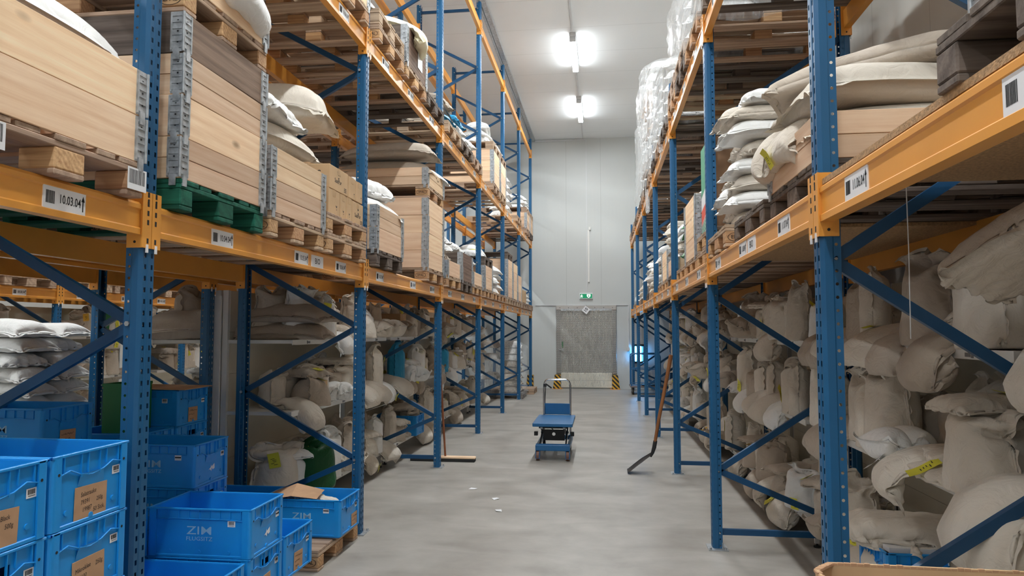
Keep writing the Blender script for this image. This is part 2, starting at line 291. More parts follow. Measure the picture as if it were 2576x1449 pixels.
# exit sign
t = thing('exit_sign', 'green and white emergency exit sign above the door', 'sign', (-.435, WALL_Y, 2.645))
MB().box((-.19, -.05, -.085), (.19, 0, .085), bev=.008).build('housing', M['label'], t)
mb = MB().box((-.17, -.056, -.062), (.17, -.05, .062))
gm = emit('exit_green', srgb(0, 128, 84), .35)
def poly(mb, pts, y, m, s=1): mb.add([(p[0], y, p[1]) for p in pts], [tuple(range(len(pts)))], m)
Y = -.0575
poly(mb, [(-.125+.011*math.cos(a*PI/5), .036+.011*math.sin(a*PI/5)) for a in range(10)], Y, 1)
poly(mb, [(-.150, .02), (-.118, .026), (-.104, .004), (-.090, .002), (-.090, -.006), (-.110, -.006), (-.116, .004), (-.122, -.010), (-.105, -.028), (-.112, -.05), (-.124, -.048), (-.118, -.030), (-.136, -.018), (-.146, -.04), (-.165, -.042), (-.164, -.032), (-.152, -.030), (-.140, .006), (-.146, .012), (-.158, -.006), (-.166, -.002)], Y, 1)
poly(mb, [(.02, .05), (.125, .05), (.125, .0), (.105, -.03), (.072, -.052), (.04, -.03), (.02, .0)], Y, 1)
poly(mb, [(.063, .035), (.083, .035), (.083, .0), (.1, .0), (.073, -.033), (.046, .0), (.063, .0)], Y-.001, 0)
mb.build('face', [gm, emit('exit_white', (.9, .95, .92), .5)], t)
# ------------------------------------------------------------------ door with strip curtain
D = thing('cold_room_door', 'grey steel door frame with perforated door sheet in the far wall', 'door', (-.44, WALL_Y, 0))
def perf_mat():
    m, t, b, N, L = nt('dimpled_steel_sheet'); val(b, 'Roughness', .35); val(b, 'Metallic', .7)
    tc = N('ShaderNodeTexCoord'); mp = N('ShaderNodeMapping'); val(mp, 'Scale', (1, 1, 1)); L(tc.outputs['Object'], mp.inputs['Vector'])
    outs = []
    for off in ((0, 0), (.5, .5)):
        sp = N('ShaderNodeSeparateXYZ'); L(mp.outputs[0], sp.inputs[0]); ds = []
        for k, o, p in ((0, off[0], .030), (2, off[1], .052)):
            a = N('ShaderNodeMath'); a.operation = 'MULTIPLY_ADD'; L(sp.outputs[k], a.inputs[0]); val(a, 1, 1/p); val(a, 2, o)
            f = N('ShaderNodeMath'); f.operation = 'FRACT'; L(a.outputs[0], f.inputs[0])
            s = N('ShaderNodeMath'); s.operation = 'SUBTRACT'; L(f.outputs[0], s.inputs[0]); val(s, 1, .5)
            q = N('ShaderNodeMath'); q.operation = 'MULTIPLY'; L(s.outputs[0], q.inputs[0]); val(q, 1, p)
            r = N('ShaderNodeMath'); r.operation = 'POWER'; L(q.outputs[0], r.inputs[0]); val(r, 1, 2); ds.append(r)
        s = N('ShaderNodeMath'); s.operation = 'ADD'; L(ds[0].outputs[0], s.inputs[0]); L(ds[1].outputs[0], s.inputs[1])
        r = N('ShaderNodeMath'); r.operation = 'SQRT'; L(s.outputs[0], r.inputs[0]); outs.append(r)
    mn = N('ShaderNodeMath'); mn.operation = 'MINIMUM'; L(outs[0].outputs[0], mn.inputs[0]); L(outs[1].outputs[0], mn.inputs[1])
    mr = N('ShaderNodeMapRange'); val(mr, 'From Min', .006); val(mr, 'From Max', .0105); L(mn.outputs[0], mr.inputs['Value'])
    mx = N('ShaderNodeMix'); mx.data_type = 'RGBA'; L(mr.outputs[0], mx.inputs[0]); val(mx, 6, (.72, .72, .70, 1)); val(mx, 7, (.20, .19, .18, 1)); L(mx.outputs[2], b.inputs['Base Color'])
    bp = N('ShaderNodeBump'); val(bp, 'Strength', .5); val(bp, 'Distance', .004); L(mr.outputs[0], bp.inputs['Height']); L(bp.outputs[0], b.inputs['Normal'])
    return m
PF = perf_mat()
steel = plain('brushed_steel', (.50, .47, .44), .4, .5, var=.08)
MB().box((-.72, -.02, .45), (.72, -.003, 2.25)).build('door_sheet', PF, D)
mb = MB().box((-.72, -.035, .03), (.72, -.004, .45), bev=.006); mb.box((-.72, -.037, .232), (.72, -.034, .238), 1)
mb.build('kick_panel', [plain('ivory_panel', (.80, .77, .68), .5), M['grey_ink']], D)
for s in (-1, 1):
    mb = MB().box((s*.79-.065, -.05, .42), (s*.79+.065, -.002, 2.25), bev=.006)
    mb.build('jamb', PF, D)
mb = MB().box((-.86, -.07, 2.25), (.86, -.002, 2.37), bev=.008)
for k in range(7): mb.tube([(-.75+.25*k, -.07, 2.31), (-.75+.25*k, -.076, 2.31)], .011, 8, 1)
mb.build('lintel', [steel, M['blackp']], D)
mb = MB().tube([(-.78, -.05, 1.10), (-.68, -.10, 1.10)], .014, 8); mb.tube([(-.69, -.075, 1.10), (-.66, -.085, 1.10)], .045, 12); mb.box((-.70, -.05, 1.16), (-.66, -.03, 1.34), 1, bev=.006)
mb.build('handle', [M['zinc'], M['greenbox']], D)
SC = thing('strip_curtain', 'clear plastic strip curtain hanging in the doorway', 'curtain', (-.44, WALL_Y-.14, 2.25))
MB().box((-.72, -.012, -.03), (.72, .012, .03)).build('rail', M['zinc'], SC)
for k in range(8):
    mb = MB(); n = 24; x0 = -.73+.183*k; vs = []
    for i in range(n+1):
        z = -2.17*i/n
        for j in range(6):
            vs.append((x0+.2*j/5, -.016-.012*(k % 2)+.012*math.sin(j/5*PI)+.012*math.sin(i*.5+k*1.7)*(i/n)-(.03 if k == 3 else 0)*(i/n), z))
    mb.add(vs, [(i*6+j, i*6+j+1, i*6+j+7, i*6+j+6) for i in range(n) for j in range(5)], 0, True)
    mb.build('strip', M['pvcstrip'], SC)
t = thing('rack_number_sign', 'white square sign numbered 10 hung on one corner over the door', 'sign', (-.44, WALL_Y-.20, 2.24))
mb = MB().box((-.088, -.004, -.088), (.088, .004, .088), 0, Matrix.Rotation(math.radians(38), 4, 'Y'), bev=.0015)
mb.text('10', .125, frameM((0, -.0055, 0), (math.cos(.66), 0, -math.sin(.66)), (math.sin(.66), 0, math.cos(.66))) @ Matrix.Rotation(PI/2*1, 4, 'Z'), 1, bold=.002)
mb.tube([(0, .002, .12), (0, .14, .15)], .003, 6, 1); mb.build('sign_plate', [M['label'], M['ink']], t)
def stripes_mat():
    m, t, b, N, L = nt('hazard_stripes'); val(b, 'Roughness', .45)
    tc = N('ShaderNodeTexCoord'); sp = N('ShaderNodeSeparateXYZ'); L(tc.outputs['Object'], sp.inputs[0])
    a = N('ShaderNodeMath'); a.operation = 'ADD'; L(sp.outputs[0], a.inputs[0]); L(sp.outputs[2], a.inputs[1])
    a2 = N('ShaderNodeMath'); a2.operation = 'ADD'; L(a.outputs[0], a2.inputs[0]); L(sp.outputs[1], a2.inputs[1])
    q = N('ShaderNodeMath'); q.operation = 'MULTIPLY'; L(a2.outputs[0], q.inputs[0]); val(q, 1, 8.2)
    f = N('ShaderNodeMath'); f.operation = 'FRACT'; L(q.outputs[0], f.inputs[0])
    g = N('ShaderNodeMath'); g.operation = 'GREATER_THAN'; L(f.outputs[0], g.inputs[0]); val(g, 1, .5)
    mx = N('ShaderNodeMix'); mx.data_type = 'RGBA'; L(g.outputs[0], mx.inputs[0]); val(mx, 6, col(srgb(222, 168, 52))); val(mx, 7, (.015, .015, .015, 1)); L(mx.outputs[2], b.inputs['Base Color'])
    return m
M['hazard'] = stripes_mat()
def bumper(x, y, lab, flip):
    t = thing('bumper_post', lab, 'bumper', (x, y, 0), 0, 'striped bumper posts')
    s = -1 if flip else 1
    m = MB(); m.prism([(-.09, 0), (.13*1, 0), (.075, .40), (-.09, .40)] if flip else [(-.13, 0), (.09, 0), (.09, .40), (-.075, .40)], -.09, .09)
    o = m.build('guard', M['hazard'], t)
    if flip: o.scale.x = 1
    MB().box((-.14, -.11, 0), (.14, .11, .012)).build('foot_plate', M['orange'], t)
bumper(-1.26, WALL_Y-.12, 'black and yellow striped bumper at the handle side of the door', False)
bumper(.37, WALL_Y-.12, 'black and yellow striped bumper at the hinge side of the door', True)
bumper(-2.02, WALL_Y-.32, 'black and yellow striped bumper at the end of the left rack', False)
# ------------------------------------------------------------------ rack parts
def upright_mesh(h):
    mb = MB(); n = int(h/.05)
    def strip(pa, pb): mb.add([(pa[0], pa[1], 0), (pb[0], pb[1], 0), (pb[0], pb[1], h), (pa[0], pa[1], h)], [(0, 1, 2, 3)])
    def slots(pa, pb):      # rectangular slots between pa and pb
        vs = [(pa[0], pa[1], 0), (pb[0], pb[1], 0)]; fs = []
        for i in range(n):
            for z in (i*.05+.015, i*.05+.036): vs += [(pa[0], pa[1], z), (pb[0], pb[1], z)]
        vs += [(pa[0], pa[1], h), (pb[0], pb[1], h)]
        for i in range(n+1): k = 4*i; fs.append((k, k+1, k+3, k+2))
        mb.add(vs, fs)
    def holes(pa, pb, r=.0062):
        vs = []; fs = []
        px = (pa[0]+pb[0])/2; py = (pa[1]+pb[1])/2; ux = pb[0]-pa[0]; uy = pb[1]-pa[1]; l = math.hypot(ux, uy); ux /= l; uy /= l
        for i in range(n):
            b = len(vs); cz = i*.05+.025
            for (a, c) in ((-1, -1), (0, -1), (1, -1), (1, 0), (1, 1), (0, 1), (-1, 1), (-1, 0)): vs.append((px+ux*a*l/2, py+uy*a*l/2, cz+c*.025))
            for (a, c) in ((-1, -1), (0, -1), (1, -1), (1, 0), (1, 1), (0, 1), (-1, 1), (-1, 0)):
                q = math.hypot(a, c); vs.append((px+ux*a/q*r, py+uy*a/q*r, cz+c/q*r))
            fs += [(b+k, b+(k+1) % 8, b+8+(k+1) % 8, b+8+k) for k in range(8)]
        mb.add(vs, fs)
    P = [(-.002, -.037), (-.002, -.028), (-.002, -.016), (-.002, -.010), (.0, -.007), (.0, .007), (-.002, .010), (-.002, .016), (-.002, .028), (-.002, .037)]
    for i in range(9): (slots if i in (1, 7) else strip)(P[i], P[i+1])
    for s in (-1, 1):
        q = [(-.002, s*.037), (-.016, s*.05), (-.044, s*.05), (-.049, s*.047), (-.067, s*.047), (-.075, s*.047), (-.075, s*.028)]
        for i in range(6): (holes if i == 3 else strip)(q[i], q[i+1])
    return mb.mesh('upright', M['blue'])
UP = {7.12: upright_mesh(7.12), 4.60: upright_mesh(4.60)}
PLATE = MB().box((-.11, -.065, 0), (.035, .10, .007)).tube([(.02, .08, .007), (.02, .08, .022)], .010, 6).tube([(-.09, .08, .007), (-.09, .08, .022)], .010, 6).box((-.078, -.053, .007), (-.07, .053, .05)).mesh('base_plate', M['zinc'])
def brace_meshes(h, z0, dz, depth=1.1):
    out = []; x0, x1 = -.055, -depth+.055
    def one(a, b):
        mb = MB(); mb.bar(a, b, .03, .044)
        for p in (a, b):
            mb.tube([(p[0], -.054, p[2]), (p[0], .054, p[2])], .006, 6, 1); mb.tube([(p[0], -.058, p[2]), (p[0], -.049, p[2])], .0115, 6, 1)
        out.append(mb.mesh('brace', [M['brace'], M['zinc']]))
    one((x0, 0, .12), (x1, 0, .12)); one((x0, 0, h-.12), (x1, 0, h-.12))
    front, z = True, z0; one((x1, 0, .17), (x0, 0, z0))
    while z+dz/2 < h-.1:
        a = (x0 if front else x1, 0, z); z += dz/2; front = not front; one(a, (x0 if front else x1, 0, z))
    return out
BR = {'L': brace_meshes(7.12, .60, 1.08), 'R': brace_meshes(4.60, .58, 1.34)}
def frame(x, k, side, h, br, label, group):
    t = thing('rack_stand', label, 'rack', (x, FY[k], 0), 0 if side > 0 else PI, group)
    for s, px in ((0, 0), (1, -1.1)):
        put('upright', UP[h], t, (px, 0, 0), (0, 0, PI*s)); put('base_plate', PLATE, t, (px, 0, 0), (0, 0, PI*s))
    for me in BR[br]: put('brace', me, t)
    return t
NEARTO = ['behind the viewpoint']+['%s from the viewpoint' % o for o in ORD]
for k in range(8):
    e = 'first in view' if k == 1 else ('beside the viewpoint' if k == 0 else ('at the far wall' if k == 7 else ORD[k-1]+' along'))
    frame(XL, k, 1, 7.12, 'L', 'tall blue frame of the left rack, '+e, 'frames of the left rack')
    frame(X9F, k, -1, 7.12, 'L', 'tall blue frame standing back to back behind the left rack, '+e, 'frames of the rear left rack')
    frame(XR, k, -1, 4.60, 'R', 'shorter blue frame of the right rack, '+e, 'frames of the right rack')
    if k > 1: frame(X8F, k, 1, 7.12, 'L', 'blue frame across the neighbouring aisle, '+e, 'frames of the rack beyond the next aisle')
BL = 2.70
def beam_mesh():
    p = [(0, 0), (0, .024), (-.007, .030), (-.007, .104), (0, .110), (0, .127), (-.014, .140), (-.05, .140), (-.05, 0)]
    return MB().prism(p, -BL/2, BL/2).mesh('rack_beam', M['orange'])
def conn_mesh():
    mb = MB()        # at the +y end of a beam
    mb.box((.003, -.012, -.055), (.008, .048, .188), 0); mb.box((-.068, -.007, -.055), (.003, .0, .188), 0)
    for z in (-.035, .045, .085, .125, .165): mb.box((.0075, .018, z), (.0088, .030, z+.022), 1)
    mb.tube([(.0075, .024, .152), (.0095, .024, .152)], .006, 8, 1); mb.tube([(-.03, -.0085, -.03), (-.03, -.005, -.03)], .006, 8, 1)
    mb.box((.006, .014, -.075), (.012, .026, -.04), 2)
    return mb.mesh('beam_connector', [M['orange'], M['dark'], M['label']])
BEAM, CONN = beam_mesh(), conn_mesh()
def mirrored(me):
    m2 = me.copy(); m2.transform(Matrix.Scale(-1, 4, (0, 1, 0))); m2.flip_normals(); return m2
CONN2 = mirrored(CONN)
def loc_label(txt, wid=.21, arrow=True, bar=True, tilt=0):
    mb = MB(); h = .082; mb.box((0, -wid/2, -h/2), (.004, wid/2, h/2), 0)
    M0 = frameM((.0046, 0, 0), (0, 1, 0), (0, 0, 1))
    if bar:
        r = random.Random(len(txt)+int(wid*100))
        y = -wid/2+.012
        while y < -wid/2+.052:
            q = r.choice((.0012, .002, .003)); mb.box((.004, y, -.022), (.0045, y+q, .024), 1); y += q+r.choice((.0012, .002))
    cx = .036 if bar else 0
    mb.text(txt, .046 if bar else .055, M0 @ Matrix.Translation((cx-(.012 if arrow else 0), 0, 0)), 1, squash=.68 if bar else 1., bold=.0006)
    if arrow:
        a = wid/2-.014; mb.box((.004, a-.0025, -.028), (.0046, a+.0025, .016), 1); mb.add([(.0046, a-.009, .010), (.0046, a+.009, .010), (.0046, a, .032)], [(0, 1, 2)], 1)
    return mb.mesh('location_label', [M['label'], M['ink']])
LL = {}
def beam(x, bay, z, side, label, labels=(), group=None):
    """side: direction in x of the outer face; labels: (text, y offset along the outward-looking face, with barcode)"""
    yc = (BAY[bay][0]+BAY[bay][1])/2
    o = put('rack_beam', BEAM, None, (x, yc, z-.14), (0, 0, 0 if side > 0 else PI)); tag(o, label, 'beam', group)
    put('beam_connector', CONN, o, (0, BL/2, 0)); put('beam_connector', CONN2, o, (0, -BL/2, 0))
    for txt, yw, bar in labels:
        key = (txt, bar)
        if key not in LL: LL[key] = loc_label(txt, .205 if bar else .20, bar, bar)
        put('location_label', LL[key], o, (-.007, (yw-yc)*side, .067), (random.uniform(-.02, .02), 0, 0))
lv = {1: 'lowest level', 2: 'second level', 3: 'top level'}
def bayname(i): return 'bay beside the viewpoint' if i == 0 else ORD[i-1]+' bay along'
labsL = {0: [('10.03.04', 2.315, 1), ('10.02.04', 1.3, 1)], 1: [('10.04.04', 3.395, 1), ('10.05.04', 4.36, 1), ('BIO', 4.62, 0), ('10.06.04', 5.06, 1)], 2: [('10.07.04', 6.0, 1), ('10.08.04', 7.1, 1), ('10.09.04', 7.94, 1)]}
labsR = {0: [('11.06.04', 2.375, 1), ('11.05.04', 1.43, 1)], 1: [('11.07.04', 3.29, 1), ('BIO', 3.98, 0), ('11.08.04', 4.22, 1), ('11.09.04', 5.1, 1)]}
n10 = 10; n11 = 10
for i in range(7):
    ys = [BAY[i][0]+.45, BAY[i][0]+1.3, BAY[i][0]+2.2]
    if i not in labsL: labsL[i] = [('10.%02d.04' % (3*i+4+j), y, 1) for j, y in enumerate(ys)]
    if i not in labsR: labsR[i] = [('11.%02d.04' % (3*i+4+j), y, 1) for j, y in enumerate(ys)]
    for z, l in ((L1, 1), (L2, 2), (L3, 3)):
        ll = labsL[i] if l == 1 else ([('10.%02d.%02d' % (3*i+1+j, 4+l), y, 1) for j, y in enumerate(ys)] if l == 2 and 0 < i else [])
        beam(XL-.0, i, z, 1, 'orange front beam of the left rack, %s, %s' % (lv[l], bayname(i)), ll, 'orange beams of the left rack')
        beam(XL-1.1, i, z, -1, 'orange rear beam of the left rack, %s, %s' % (lv[l], bayname(i)), (), 'orange beams of the left rack')
        beam(X9B, i, z, 1, 'orange inner beam behind the left rack, %s, %s' % (lv[l], bayname(i)), (), 'orange beams of the rear left rack')
        beam(X9F, i, z, -1, 'orange outer beam behind the left rack, %s, %s' % (lv[l], bayname(i)), (), 'orange beams of the rear left rack')
    for z, l in ((L1, 1), (L2-.05, 2)):
        if l == 2 and i == 0: continue
        beam(XR, i, z, -1, 'orange front beam of the right rack, %s, %s' % (lv[l], bayname(i)), labsR[i] if l == 1 else [('11.%02d.%02d' % (3*i+1+j, 6), y, 1) for j, y in enumerate(ys)], 'orange beams of the right rack')
        beam(XR+1.1, i, z, 1, 'orange rear beam of the right rack, %s, %s' % (lv[l], bayname(i)), (), 'orange beams of the right rack')
    if i in (2, 3, 4):
        beam(X8F, i, L1, 1, 'orange labelled beam across the neighbouring aisle, %s' % bayname(i), [('08.%02d.04' % (3*i+j), y, 1) for j, y in enumerate((ys[0]-.1, ys[1]-.05, ys[2]-.1))], 'orange beams beyond the next aisle')
        beam(X8F-1.1, i, L1, -1, 'orange rear beam across the neighbouring aisle, %s' % bayname(i), (), 'orange beams beyond the next aisle')
# ------------------------------------------------------------------ pallets (1.2 deep in x, 0.8 along y)
def pallet_parts(mx, my, mblk, stamp=True, worn=0):
    rr = random.Random(3+worn); j = lambda s: rr.uniform(-s, s)
    top = MB()
    for c, wd in ((-.3275, .145), (-.1825, .10), (0, .145), (.1825, .10), (.3275, .145)): top.box((-.6+j(.004), c-wd/2+j(.002), .122), (.6+j(.004), c+wd/2+j(.002), .144), bev=.003)
    cross = MB()
    for c in (-.5275, 0, .5275): cross.box((c-.0725, -.4+j(.003), .1), (c+.0725, .4+j(.003), .1215), bev=.003)
    bot = MB()
    for c, wd in ((-.35, .10), (0, .145), (.35, .10)): bot.box((-.6, c-wd/2, 0), (.6, c+wd/2, .022), bev=.004)
    bl = MB().box((-.0725, -.0725, .0225), (.0725, .0725, .0995), bev=.005).mesh('block', mblk)
    b2 = MB().box((-.0725, -.05, .0225), (.0725, .05, .0995), bev=.005); st = None
    if stamp:
        st = MB()
        for k in range(28):
            a, b = 2*PI*k/28, 2*PI*(k+1)/28; R = lambda t, q: (q*.058*math.cos(t), q*.030*math.sin(t), 0)
            st.add([R(a, 1), R(b, 1), R(b, .92), R(a, .92)], [(0, 1, 2, 3)])
        st.text('EPAL', .034, Matrix.Identity(4), 0, bold=.0004); st = st.mesh('stamp', M['ink2'])
    return dict(top=top.mesh('top_boards', mx), cross=cross.mesh('cross_boards', my), bot=bot.mesh('bottom_boards', mx), blk=bl, blk2=b2.mesh('block', mblk), stamp=st)
M['ink2'] = plain('burnt_stamp', (.05, .03, .02), .8)
PAL = {'pale': pallet_parts(M['palx'], M['paly'], M['block']), 'old': pallet_parts(M['oldx'], M['oldx'], M['oldx'], False, 1), 'green': pallet_parts(M['grnx'], M['grnx'], M['grnx'], False, 2)}
def pallet_single(style):
    p = PAL[style]; bm = bmesh.new()
    for me in (p['top'], p['cross'], p['bot']): bm.from_mesh(me)
    for x in (-.5275, 0, .5275):
        for y in (-.35, 0, .35):
            n0 = len(bm.verts); bm.from_mesh(p['blk2'] if y else p['blk']); bm.verts.ensure_lookup_table()
            bmesh.ops.translate(bm, verts=bm.verts[n0:], vec=(x, y, 0))
    me = bpy.data.meshes.new('pallet'); bm.to_mesh(me); bm.free(); me.materials.append(p['top'].materials[0]); return me
for s in list(PAL): PAL[s]['all'] = pallet_single(s)
def pallet(x, y, z, style, label, detail=True, rz=0, group='wooden pallets'):
    if not detail:
        return tag(put('pallet', PAL[style]['all'], None, (x, y, z), (0, 0, rz+random.uniform(-.01, .01))), label, 'pallet', group)
    t = thing('pallet', label, 'pallet', (x, y, z), rz+random.uniform(-.012, .012), group); p = PAL[style]
    put('top_boards', p['top'], t); put('cross_boards', p['cross'], t); put('bottom_boards', p['bot'], t)
    for bx in (-.5275, 0, .5275):
        for by in (-.35, 0, .35):
            b = put('block', p['blk2'] if by else p['blk'], t, (bx, by, 0))
            if p['stamp'] and by < 0 and abs(bx) > .1: put('stamp', p['stamp'], b, (0, -.0515, .061), (PI/2, 0, 0))
    return t
# ------------------------------------------------------------------ wooden pallet collars with steel hinges
def hinge_mesh():
    mb = MB(); H = .195
    for ax in (0, 1):       # the two leaves of a corner at (+,+): outside faces x = .003 and y = .003
        def bx(u0, u1, o0, o1, z0, z1, m=0):
            if ax == 0: mb.box((o0, u0, z0), (o1, u1, z1), m)
            else: mb.box((u0, o0, z0), (u1, o1, z1), m)
        bx(-.062, 0, 0, .003, .004, H-.004)
        for k in range(6): bx(-.052, -.006, .003, .006, .020+.030*k, .028+.030*k)
        bx(-.060, -.052, .003, .0075, .01, H-.01)
        bx(-.045, -.015, .003, .010, -.035, .018)
        for k in (0, 1, 2): bx(-.030, -.022, .003, .0042, .045+.05*k, .053+.05*k, 1)
    mb.tube([(.004, .004, .004), (.004, .004, H-.004)], .0065, 8)
    return mb.mesh('hinge', [M['zincmatt'], M['dark']])
HINGE = hinge_mesh()
def collar_parts(two, mx, my):
    lx = MB(); ly = MB()
    for (a, b) in (((.001, .0955), (.0985, .194)) if two else ((.001, .194),)):
        lx.box((-.6, -.010, a), (.6, .010, b), bev=.002); ly.box((-.010, -.38, a), (.010, .38, b), bev=.002)
    return lx.mesh('long_board', mx), ly.mesh('short_board', my)
COL = {('new', 0): collar_parts(0, M['pinex'], M['piney']), ('new', 1): collar_parts(1, M['pinex'], M['piney']), ('old', 0): collar_parts(0, M['oldx'], M['oldy']), ('old', 1): collar_parts(1, M['pinex'], M['oldy'])}
def collar_single(two, style):
    bm = bmesh.new(); lx, ly = COL[(style, two)]
    for me, v in ((lx, (0, .39, 0)), (lx, (0, -.39, 0)), (ly, (.59, 0, 0)), (ly, (-.59, 0, 0))):
        n0 = len(bm.verts); bm.from_mesh(me); bm.verts.ensure_lookup_table(); bmesh.ops.translate(bm, verts=bm.verts[n0:], vec=v)
    me = bpy.data.meshes.new('collar_boards'); bm.to_mesh(me); bm.free(); me.materials.append(lx.materials[0]); return me
COLS = {k: collar_single(k[1], k[0]) for k in COL}
def collar(x, y, z, label, style='new', two=0, detail=True, group='wooden pallet collars'):
    t = thing('pallet_collar', label, 'pallet collar', (x, y, z), random.uniform(-.008, .008), group)
    if detail:
        lx, ly = COL[(style, two)]
        for s in (-1, 1): put('long_board', lx, t, (0, s*.39, 0)); put('short_board', ly, t, (s*.59, 0, 0))
    else: put('boards', COLS[(style, two)], t)
    for sx, sy, r in ((1, 1, 0), (-1, 1, PI/2), (-1, -1, PI), (1, -1, -PI/2)): put('hinge', HINGE, t, (sx*.6, sy*.4, 0), (0, 0, r))
    return t
# ------------------------------------------------------------------ blue stacking crates (0.6 in x, 0.4 in y, 0.27 high), short side looks to +x
def crate_mesh(open_handle):
    mb = MB(); H = .27; e = .012
    mb.box((-.29, -.19, .012), (.29, .19, .018))
    for s in (-1, 1):
        mb.box((-.287, s*.188-.0025, .012), (.287, s*.188+.0025, H-.006)); mb.box((s*.288-.0025, -.187, .012), (s*.288+.0025, .187, H-.006 if not open_handle else .185))
        if open_handle:
            mb.box((s*.288-.0025, -.187, .185), (s*.288+.0025, -.06, H-.006)); mb.box((s*.288-.0025, .06, .185), (s*.288+.0025, .187, H-.006)); mb.box((s*.288-.0025, -.06, .222), (s*.288+.0025, .06, H-.006))
        mb.box((-.3, s*.194-.006, H-.011), (.3, s*.194+.006, H), bev=.0025); mb.box((s*.294-.006, -.2, H-.011), (s*.294+.006, .2, H), bev=.0025)
        # ribs under the rim
        for k in range(9): x = -.24+.06*k; mb.box((x-.0015, min(s*.190, s*.1985), .213), (x+.0015, max(s*.190, s*.1985), H-.01))
        mb.tube([(-.262, s*.1955, .206), (-.15, s*.1955, .213), (.15, s*.1955, .213), (.262, s*.1955, .206)], .0028, 6)
        for y in (-.14, -.055, -.02, .04, .075, .14): 
            zz = .176 if abs(y) < .06 else .205; mb.box((min(s*.290, s*.2985), y-.0015, zz), (max(s*.290, s*.2985), y+.0015, H-.01))
        mb.tube([(s*.2955, -.162, .196), (s*.2955, -.11, .208), (s*.2955, -.06, .186), (s*.2955, 0, .176), (s*.2955, .06, .186), (s*.2955, .11, .208), (s*.2955, .162, .196)], .0030, 6)
        if not open_handle: mb.add([(s*.298, -.06, .186), (s*.298, .06, .186), (s*.291, .068, .142), (s*.291, 0, .132), (s*.291, -.068, .142)], [(0, 1, 2, 3, 4) if s > 0 else (4, 3, 2, 1, 0)])
        # foot rim
        mb.box((-.285, s*.188-.003, .0), (.285, s*.188+.003, .014)); mb.box((s*.286-.003, -.185, .0), (s*.286+.003, .185, .014))
        mb.box((-.26, min(s*.19, s*.197), .006), (.26, max(s*.19, s*.197), .022), bev=.003); mb.box((min(s*.29, s*.297), -.165, .006), (max(s*.29, s*.297), .165, .022), bev=.003)
        for x in (-.17, 0, .17): mb.tube([(x, s*.190, .035), (x, s*.1935, .035)], .011, 10)
        for y in (-.12, .12): mb.tube([(s*.29, y, .06), (s*.2945, y, .06)], .010, 10)
        mb.tube([(s*.29, 0, .026), (s*.297, 0, .026)], .011, 10)
    for sx in (-1, 1):
        for sy in (-1, 1):
            pr = [(.3, .155), (.3, .182)]+[(.282+.018*math.cos(a), .182+.018*math.sin(a)) for a in (.4, .8, 1.17)]+[(.282, .2), (.250, .2), (.250, .192), (.292, .192), (.292, .155)]
            pr = [(sx*a, sy*b) for a, b in pr]
            if sx*sy < 0: pr = pr[::-1]
            mb.prism(pr, .008, H-.004, ax='z'); mb.tube([(sx*.2995, sy*.168, .203), (sx*.3008, sy*.168, .203)], .0055, 8, 1)
    return mb.mesh('body', [M['crate'], M['dark']])
CRATE = {0: crate_mesh(False), 1: crate_mesh(True)}
def crate_logo():
    mb = MB(); R = frameM((0, -.1912, .148), (1, 0, 0), (0, 0, 1))
    mb.text('ZIM', .062, R, 0, bold=.0002, squash=1.45); mb.text('FLUGSITZ', .030, R @ Matrix.Translation((0, -.043, 0)), 0, squash=1.18); return mb.mesh('logo', M['crate_print'])
LOGO = crate_logo()
def sticker(seed):
    r = random.Random(seed); mb = MB().box((-.022, -.0004, -.016), (.022, 0, .016)); x = -.016
    if seed % 2:
        while x < .014: q = r.choice((.0008, .0015, .0022)); mb.box((x, -.0009, -.004), (x+q, -.0003, .012), 1); x += q+r.choice((.001, .0016))
        mb.box((-.014, -.0009, -.010), (.014, -.0003, -.008), 1)
    else:
        mb.box((-.020, -.0009, -.002), (.020, -.0003, .006), 1)
    return mb.mesh('barcode_sticker', [M['label'], M['ink']])
STK = [sticker(k) for k in range(4)]
def scribble(mb, x0, z0, wd, h, seed, M0, m=1):
    r = random.Random(seed); x = x0; pts = []
    while x < x0+wd: pts.append((x, z0+r.uniform(-h, h))); x += r.uniform(.3, .9)*h
    for a, b in zip(pts[:-1], pts[1:]):
        d = Vector((b[0]-a[0], b[1]-a[1], 0)); n = Vector((-d.y, d.x, 0)).normalized()*.0011
        mb.add([M0 @ (Vector((a[0], a[1], 0))+n), M0 @ (Vector((a[0], a[1], 0))-n), M0 @ (Vector((b[0], b[1], 0))-n), M0 @ (Vector((b[0], b[1], 0))+n)], [(0, 1, 2, 3)], m)
def note_mesh(lines, wd=.15, h=.12, seed=0):
    """handwritten cardboard note in the y,z plane looking to +x; lines: (text, y, z, size)"""
    mb = MB().box((0, -wd/2, -h/2), (.002, wd/2, h/2)); M0 = frameM((.0026, 0, 0), (0, 1, 0), (0, 0, 1))
    for q in lines:
        if q[0] is None: scribble(mb, q[1], q[2], q[3], .006, seed+int(q[2]*1000), M0)
        else: mb.text(q[0], q[3], M0 @ Matrix.Translation((q[1], q[2], 0)) @ Matrix.Rotation(.09, 4, 'Z'), 1, shear=.18, squash=.80)
    return mb.mesh('handwritten_note', [M['note'], M['ink']])
